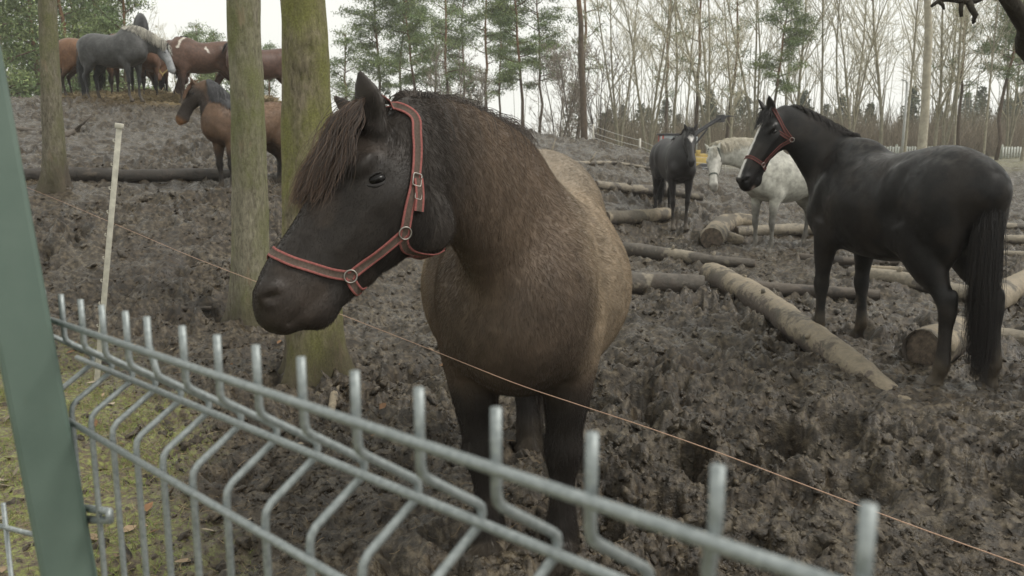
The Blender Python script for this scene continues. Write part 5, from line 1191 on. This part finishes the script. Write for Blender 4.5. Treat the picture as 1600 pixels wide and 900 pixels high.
# ------------------------------------------------------------------ the other horses
def place(fpx, hpx, S):
    f, h_ = hit_ground(*fpx), hit_ground(*hpx); d = nrm(np.array((f[0] - h_[0], f[1] - h_[1], 0))); c = (f - d * .52 * S + h_ + d * .62 * S) / 2; return np.array((c[0], c[1], 0)), math.atan2(d[1], d[0])
def other(label, root, hd, S, pollpx, pw, a_cam, l_cam, colfn, h=.016, L=.60, name='horse', sink=.03, fin={}, mats=None, ears=((-.5, .8, .2, .6),), **kw):
    R = rz(hd); zz = ground_z(root[0], root[1]) - sink; root = np.array((root[0], root[1], zz)); w2l = lambda p: ((np.asarray(p) - root) @ R) / S; d2l = lambda d: np.asarray(d) @ R
    # pw: depth of the poll along the lens axis
    H = Horse(S=S, poll=w2l(at(pollpx[0], pollpx[1], pw)), a=d2l(camdir(*a_cam)), l=d2l(camdir(*l_cam)), L=L, ears=ears, earhollow=h < .014, detail=h < .025, **kw)
    print('HORSE', label[:30], 'root', root.round(2), 'hd', round(math.degrees(hd)), 'poll local', H.P.round(2)); import sys; sys.stdout.flush()
    return finish_horse(H, root, hd, name, label, 'horse', colfn, h=h, z=zz, group='horses in the paddock', mats=mats, **fin)
def plain(body, leg, head, face=None, mane_dark=None, dap=0):
    def f(H, V, Nr):
        p, hd_, nk, sx, uu, ll = H.regions(V); x, y, z = p.T; n1 = fbm(p * 3, 3); n2 = fbm(p * 8 + 3, 3)
        C = np.tile(np.array(body, float), (len(V), 1)) * (1 + (.22 + dap) * n2)[:, None]
        if dap: C = C * (1 + dap * sstep(-.1, .35, perlin(p * 13)))[:, None]
        def mx(C, c, w): return C + (np.array(c) - C) * np.clip(w, 0, 1)[:, None]
        C = mx(C, leg, sstep(.78, .48, z + n1 * .08)); C = mx(C, head, hd_ * .9)
        C = mx(C, (.085, .068, .048), sstep(.30, .10, z + n1 * .10) * .8 + sstep(.62, .3, z) * sstep(.1, .5, n2) * .4)
        if face: C = face(C, mx, hd_, sx, uu, ll, n1, p)
        return C
    return f
K1 = (.014, .012, .012)
def blaze(C, mx, hd_, sx, uu, ll, n1, p):
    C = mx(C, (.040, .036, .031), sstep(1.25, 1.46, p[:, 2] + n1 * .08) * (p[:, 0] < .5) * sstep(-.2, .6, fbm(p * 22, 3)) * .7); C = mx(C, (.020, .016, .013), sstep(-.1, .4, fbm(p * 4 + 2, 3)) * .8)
    C = mx(C, (.62, .60, .56), hd_ * (uu > -.12) * sstep(.042, .030, np.abs(ll + .018 + .012 * n1)) * (sx < .93) * sstep(.16, .20, sx) * sstep(.0, -.01, -sx + .0))
    return mx(C, (.34, .26, .22), hd_ * sstep(.93, .97, sx) * sstep(-.22, -.26, uu))
def star(C, mx, hd_, sx, uu, ll, n1, p): return mx(C, (.62, .60, .58), hd_ * (uu > -.16) * sstep(.095, .075, np.abs(ll) + np.abs(sx - .24) * .50))
Hk = np.array(K1)
# the black horse at right
root, hd = place((1313, 523), (1503, 604), 1.07); hd += math.radians(5); root[0] -= .07
other('large black horse with a white blaze and faded red halter at the right', root, hd, 1.07, (1200, 172), 6.85, (-.44, -.87, -.08), (.26, 0, -.97),
      plain((.0060, .0052, .0048), (.006, .0055, .005), (.0062, .0054, .005), blaze), h=.011, L=.60, nthick=.95, ndir=(.85, .42), neckup=.05, belly=1.05, deep=.03, legthick=1.14, stout=.97, mats=(M_BLACK, M_HAIR), legs={'fl': (.02, .03), 'fr': (-.02, -.03), 'hl': (-.15, .03), 'hr': (-.20, -.03)}, ears=((-.66, .75, .12, 1.0),),
      fin=dict(mane=(2400, .30, 1.0, .14, .15, .03, (Hk, (.03, .024, .02)), .0016), tail=(5200, .93, (Hk * .6, (.026, .020, .016)), .0011, .62), forelock=(300, .14, (Hk, (.02, .02, .02)), .0015, 0.0), coat=(80000, .0006, None, None, .22), halter=std_halter(.026, (.16, .055, .05), (.07, .035, .03))))
# dark foal
root, hd = place((1061, 368), (1040, 352), .92); hd = math.radians(-86); f = hit_ground(1061, 369); root = f - .5 * .98 * np.array((math.cos(hd), math.sin(hd), 0))
fw = f[1] * CP - (ground_z(f[0], f[1]) - CAMZ) * SP
other('dark foal facing the camera with a white diamond on its forehead', root, hd, .98, (1079, 202), fw - .55, (-.03, -.90, -.42), (1, 0, .05), plain((.016, .014, .014), K1, (.012, .011, .011), star), h=.016, L=.60, stout=.82, belly=.85, legthick=.95, nthick=.85,
      legs={'fl': (0, -.02), 'fr': (0, .02)}, ears=((-.75, .45, .35, .1),), fin=dict(mane=(500, .2, 1.0, .12, .5, .03, (Hk, (.04, .03, .03)), .003), tail=(300, .8, (Hk, Hk), .004, 1.0), forelock=(120, .12, (Hk, (.03, .03, .03)), .003, 0.0)))
# white horse
f = hit_ground(1190, 394); hd = math.radians(-146); S = .98; root = f - .5 * S * np.array((math.cos(hd), math.sin(hd), 0)); fw = f[1] * CP - (ground_z(f[0], f[1]) - CAMZ) * SP
def greyface(C, mx, hd_, sx, uu, ll, n1, p): C = mx(C, (.16, .15, .13), hd_ * sstep(.86, .96, sx) * .7); return mx(C, (.16, .155, .14), sstep(.62, .45, p[:, 2]) * .35)
other('dappled white horse with a dark halter between the foal and the large black horse', root, hd, S, (1114, 233), fw - .50, (-.12, -.86, -.48), (.86, -.1, -.45), plain((.36, .355, .31), (.12, .115, .10), (.40, .39, .35), greyface, dap=.06), h=.016, L=.62, nthick=1.05,
      ears=((-.8, .35, .35, .2),), fin=dict(mane=(700, .2, 1.0, .22, .8, .03, (np.array((.46, .42, .33)), (.56, .52, .44)), .004), tail=(400, .9, (np.array((.4, .38, .32)), (.5, .48, .4)), .005, 1.0), forelock=(150, .14, (np.array((.45, .42, .35)), (.5, .5, .45)), .003, 0.0), halter=std_halter(.026, (.10, .11, .10), (.07, .08, .07))))
# bay pony
root, hd = place((366, 299), (432, 293), .76); hd = math.radians(-128); f = hit_ground(366, 299); fw = f[1] * CP - (ground_z(f[0], f[1]) - CAMZ) * SP
def ponyface(C, mx, hd_, sx, uu, ll, n1, p): C = mx(C, (.22, .11, .045), hd_ * sstep(.84, .97, sx)); return mx(C, (.20, .125, .075), (p[:, 0] < .35) * sstep(.9, 1.2, p[:, 2]) * .45)
other('shaggy bay pony with a thick black mane standing behind the pale smooth trunk', root, hd, .76, (303, 130), fw - .40, (-.46, -.88, -.12), (.2, 0, -.98), plain((.125, .076, .047), (.018, .014, .012), (.020, .015, .012), ponyface), h=.016, L=.66, stout=1.08, belly=1.1, legthick=1.15, nthick=1.12,
      fin=dict(mane=(3000, .05, 1.0, .42, .97, .05, (np.array((.030, .030, .034)), (.10, .10, .105)), .0026), tail=(700, .95, (Hk, (.04, .03, .03)), .004, 1.3), forelock=(260, .26, (np.array((.10, .05, .03)), (.30, .17, .09)), .0025, 0.0), coat=(50000, .0011, None, lambda p: .020 + 0 * p[:, 0], .3)))
def fd(px, py): f = hit_ground(px, py); return f, f[1] * CP - (ground_z(f[0], f[1]) - CAMZ) * SP
# hilltop
def hill(label, fpx, hpx, S, poll, dw, a, l, colfn, shift=0.0, tw=1, **kw):
    Y = 20.3 + shift; xs = [at_y(q[0], q[1], Y)[0] for q in (fpx, hpx)]; dx = xs[0] - xs[1]; ang = math.acos(min(1, abs(dx) / (1.14 * S))) * .7; hd = -ang if dx > 0 else math.pi + ang * tw; d = np.array((math.cos(hd), math.sin(hd), 0)); root = np.array(((xs[0] + xs[1]) / 2 + .05 * S * d[0], Y, 0)); fw = Y * CP - .9 * SP + 0 * dx; other(label, root, hd, S, poll, fw + shift + dw, a, l, colfn, **{**dict(h=.026), **kw})
def dapface(C, mx, hd_, sx, uu, ll, n1, p): return mx(C, (.30, .31, .32), hd_ * sstep(.15, .5, sx + n1 * .3) * .8)
hill('dark grey horse with a pale blond mane standing broadside on the hilltop', (217, 162), (144, 159), 1.06, (262, 73), -.1, (.40, -.90, -.10), (-.1, 0, 1), plain((.056, .056, .055), (.026, .027, .030), (.10, .103, .107), dapface, dap=.15), nthick=1.15, stout=1.05,
     fin=dict(mane=(900, .1, 1.0, .30, .15, .03, (np.array((.20, .19, .165)), (.42, .40, .34)), .007), tail=(400, .95, (np.array((.03, .033, .036)), (.06, .06, .065)), .007, 1.2), forelock=(80, .2, (np.array((.25, .25, .23)), (.4, .4, .36)), .006, 0), halter=None))
hill('black horse with a red halter looking over the back of the dark grey horse', (222, 158), (165, 158), 1.10, (204, 47), 0.0, (-.42, -.75, -.50), (.75, 0, -.62), plain((.018, .018, .021), K1, (.016, .016, .018)), shift=1.5, nthick=1.1, nlow=-.05,
     fin=dict(mane=(400, .1, 1.0, .2, .5, .03, (Hk, Hk), .007), tail=(200, .9, (Hk, Hk), .007, 1.2), halter=std_halter(.034, (.42, .10, .09), (.32, .07, .06), False)))
hill('chestnut horse with black legs mostly hidden behind the dark grey horse', (186, 157), (108, 158), 1.0, (232, 100), .6, (.5, -.8, 0), (0, 0, 1), plain((.155, .080, .042), (.028, .020, .016), (.12, .06, .03)), shift=.9, stout=1.05, h=.028,
     fin=dict(mane=(200, .1, 1.0, .2, .2, .03, (Hk, Hk), .007), tail=(250, .9, (Hk, (.05, .03, .02)), .007, 1.2)))
# bay facing the camera
fw = 21.2 * CP; hd = math.radians(-80); S = 1.0; f = at_y(236, 157, 21.2); root = f - .5 * S * np.array((math.cos(hd), math.sin(hd), 0))
other('brown horse in a yellow rope halter behind the dark grey horse', root, hd, S, (256, 92), fw + .25, (-.22, -.85, -.45), (.80, 0, -.5), plain((.13, .065, .038), (.018, .015, .014), (.15, .075, .042)), h=.026,
      fin=dict(tail=(150, .9, (Hk, Hk), .007, 1.0), forelock=(60, .15, (Hk, Hk), .006, 0), halter=std_halter(.034, (.48, .38, .16), (.42, .33, .14), False)))
def pinto(C, mx, hd_, sx, uu, ll, n1, p):
    x, y, z = p.T; C = mx(C, (.50, .46, .40), sstep(.045, .025, np.abs((x - .42) + (z - 1.45) * .9 + n1 * .08)) * (z > 1.26)); C = mx(C, (.62, .58, .52), sstep(.08, .05, np.hypot((x + .02 + n1 * .12) * 2.2, (z - 1.24) * .9))); return C
hill('brown pinto horse with small white patches standing behind the bay pony', (296, 159), (352, 160), 1.04, (282, 112), -.1, (-.35, -.9, 0), (0, 0, -1), plain((.095, .052, .036), (.040, .024, .018), (.05, .03, .022), pinto), shift=.6, stout=1.05,
     fin=dict(mane=(300, .1, 1.0, .22, .5, .03, (Hk, Hk), .007), tail=(250, .9, (Hk, (.06, .03, .02)), .007, 1.2)))
hill('reddish brown horse whose rump shows between the two thick near trunks', (392, 160), (440, 160), 1.0, (350, 100), .2, (-.5, -.8, 0), (0, 0, -1), plain((.088, .048, .035), (.040, .022, .018), (.08, .04, .03)), shift=.4,
     fin=dict(tail=(250, .9, (Hk, (.05, .03, .02)), .007, 1.2), mane=(200, .1, 1.0, .2, .5, .03, (Hk, Hk), .007)))
MAIN_H, _ = build_main()
# ------------------------------------------------------------------ damp air
def haze():
    m = bpy.data.materials.new('damp air'); m.use_nodes = True; nt = m.node_tree; nt.nodes.clear(); o = N(nt, 'ShaderNodeOutputMaterial'); v = N(nt, 'ShaderNodeVolumePrincipled')
    v.inputs['Color'].default_value = (1, 1, 1, 1); v.inputs['Density'].default_value = .0013; v.inputs['Anisotropy'].default_value = .2; nt.links.new(v.outputs[0], o.inputs['Volume'])
    mb = MB(); mb.box((0, 0, 9.5), (286, 286, 23)); h = mb.build('haze', m, None, smooth=False); tag(h, kind='stuff')
if not os.environ.get('NOHAZE'): haze()
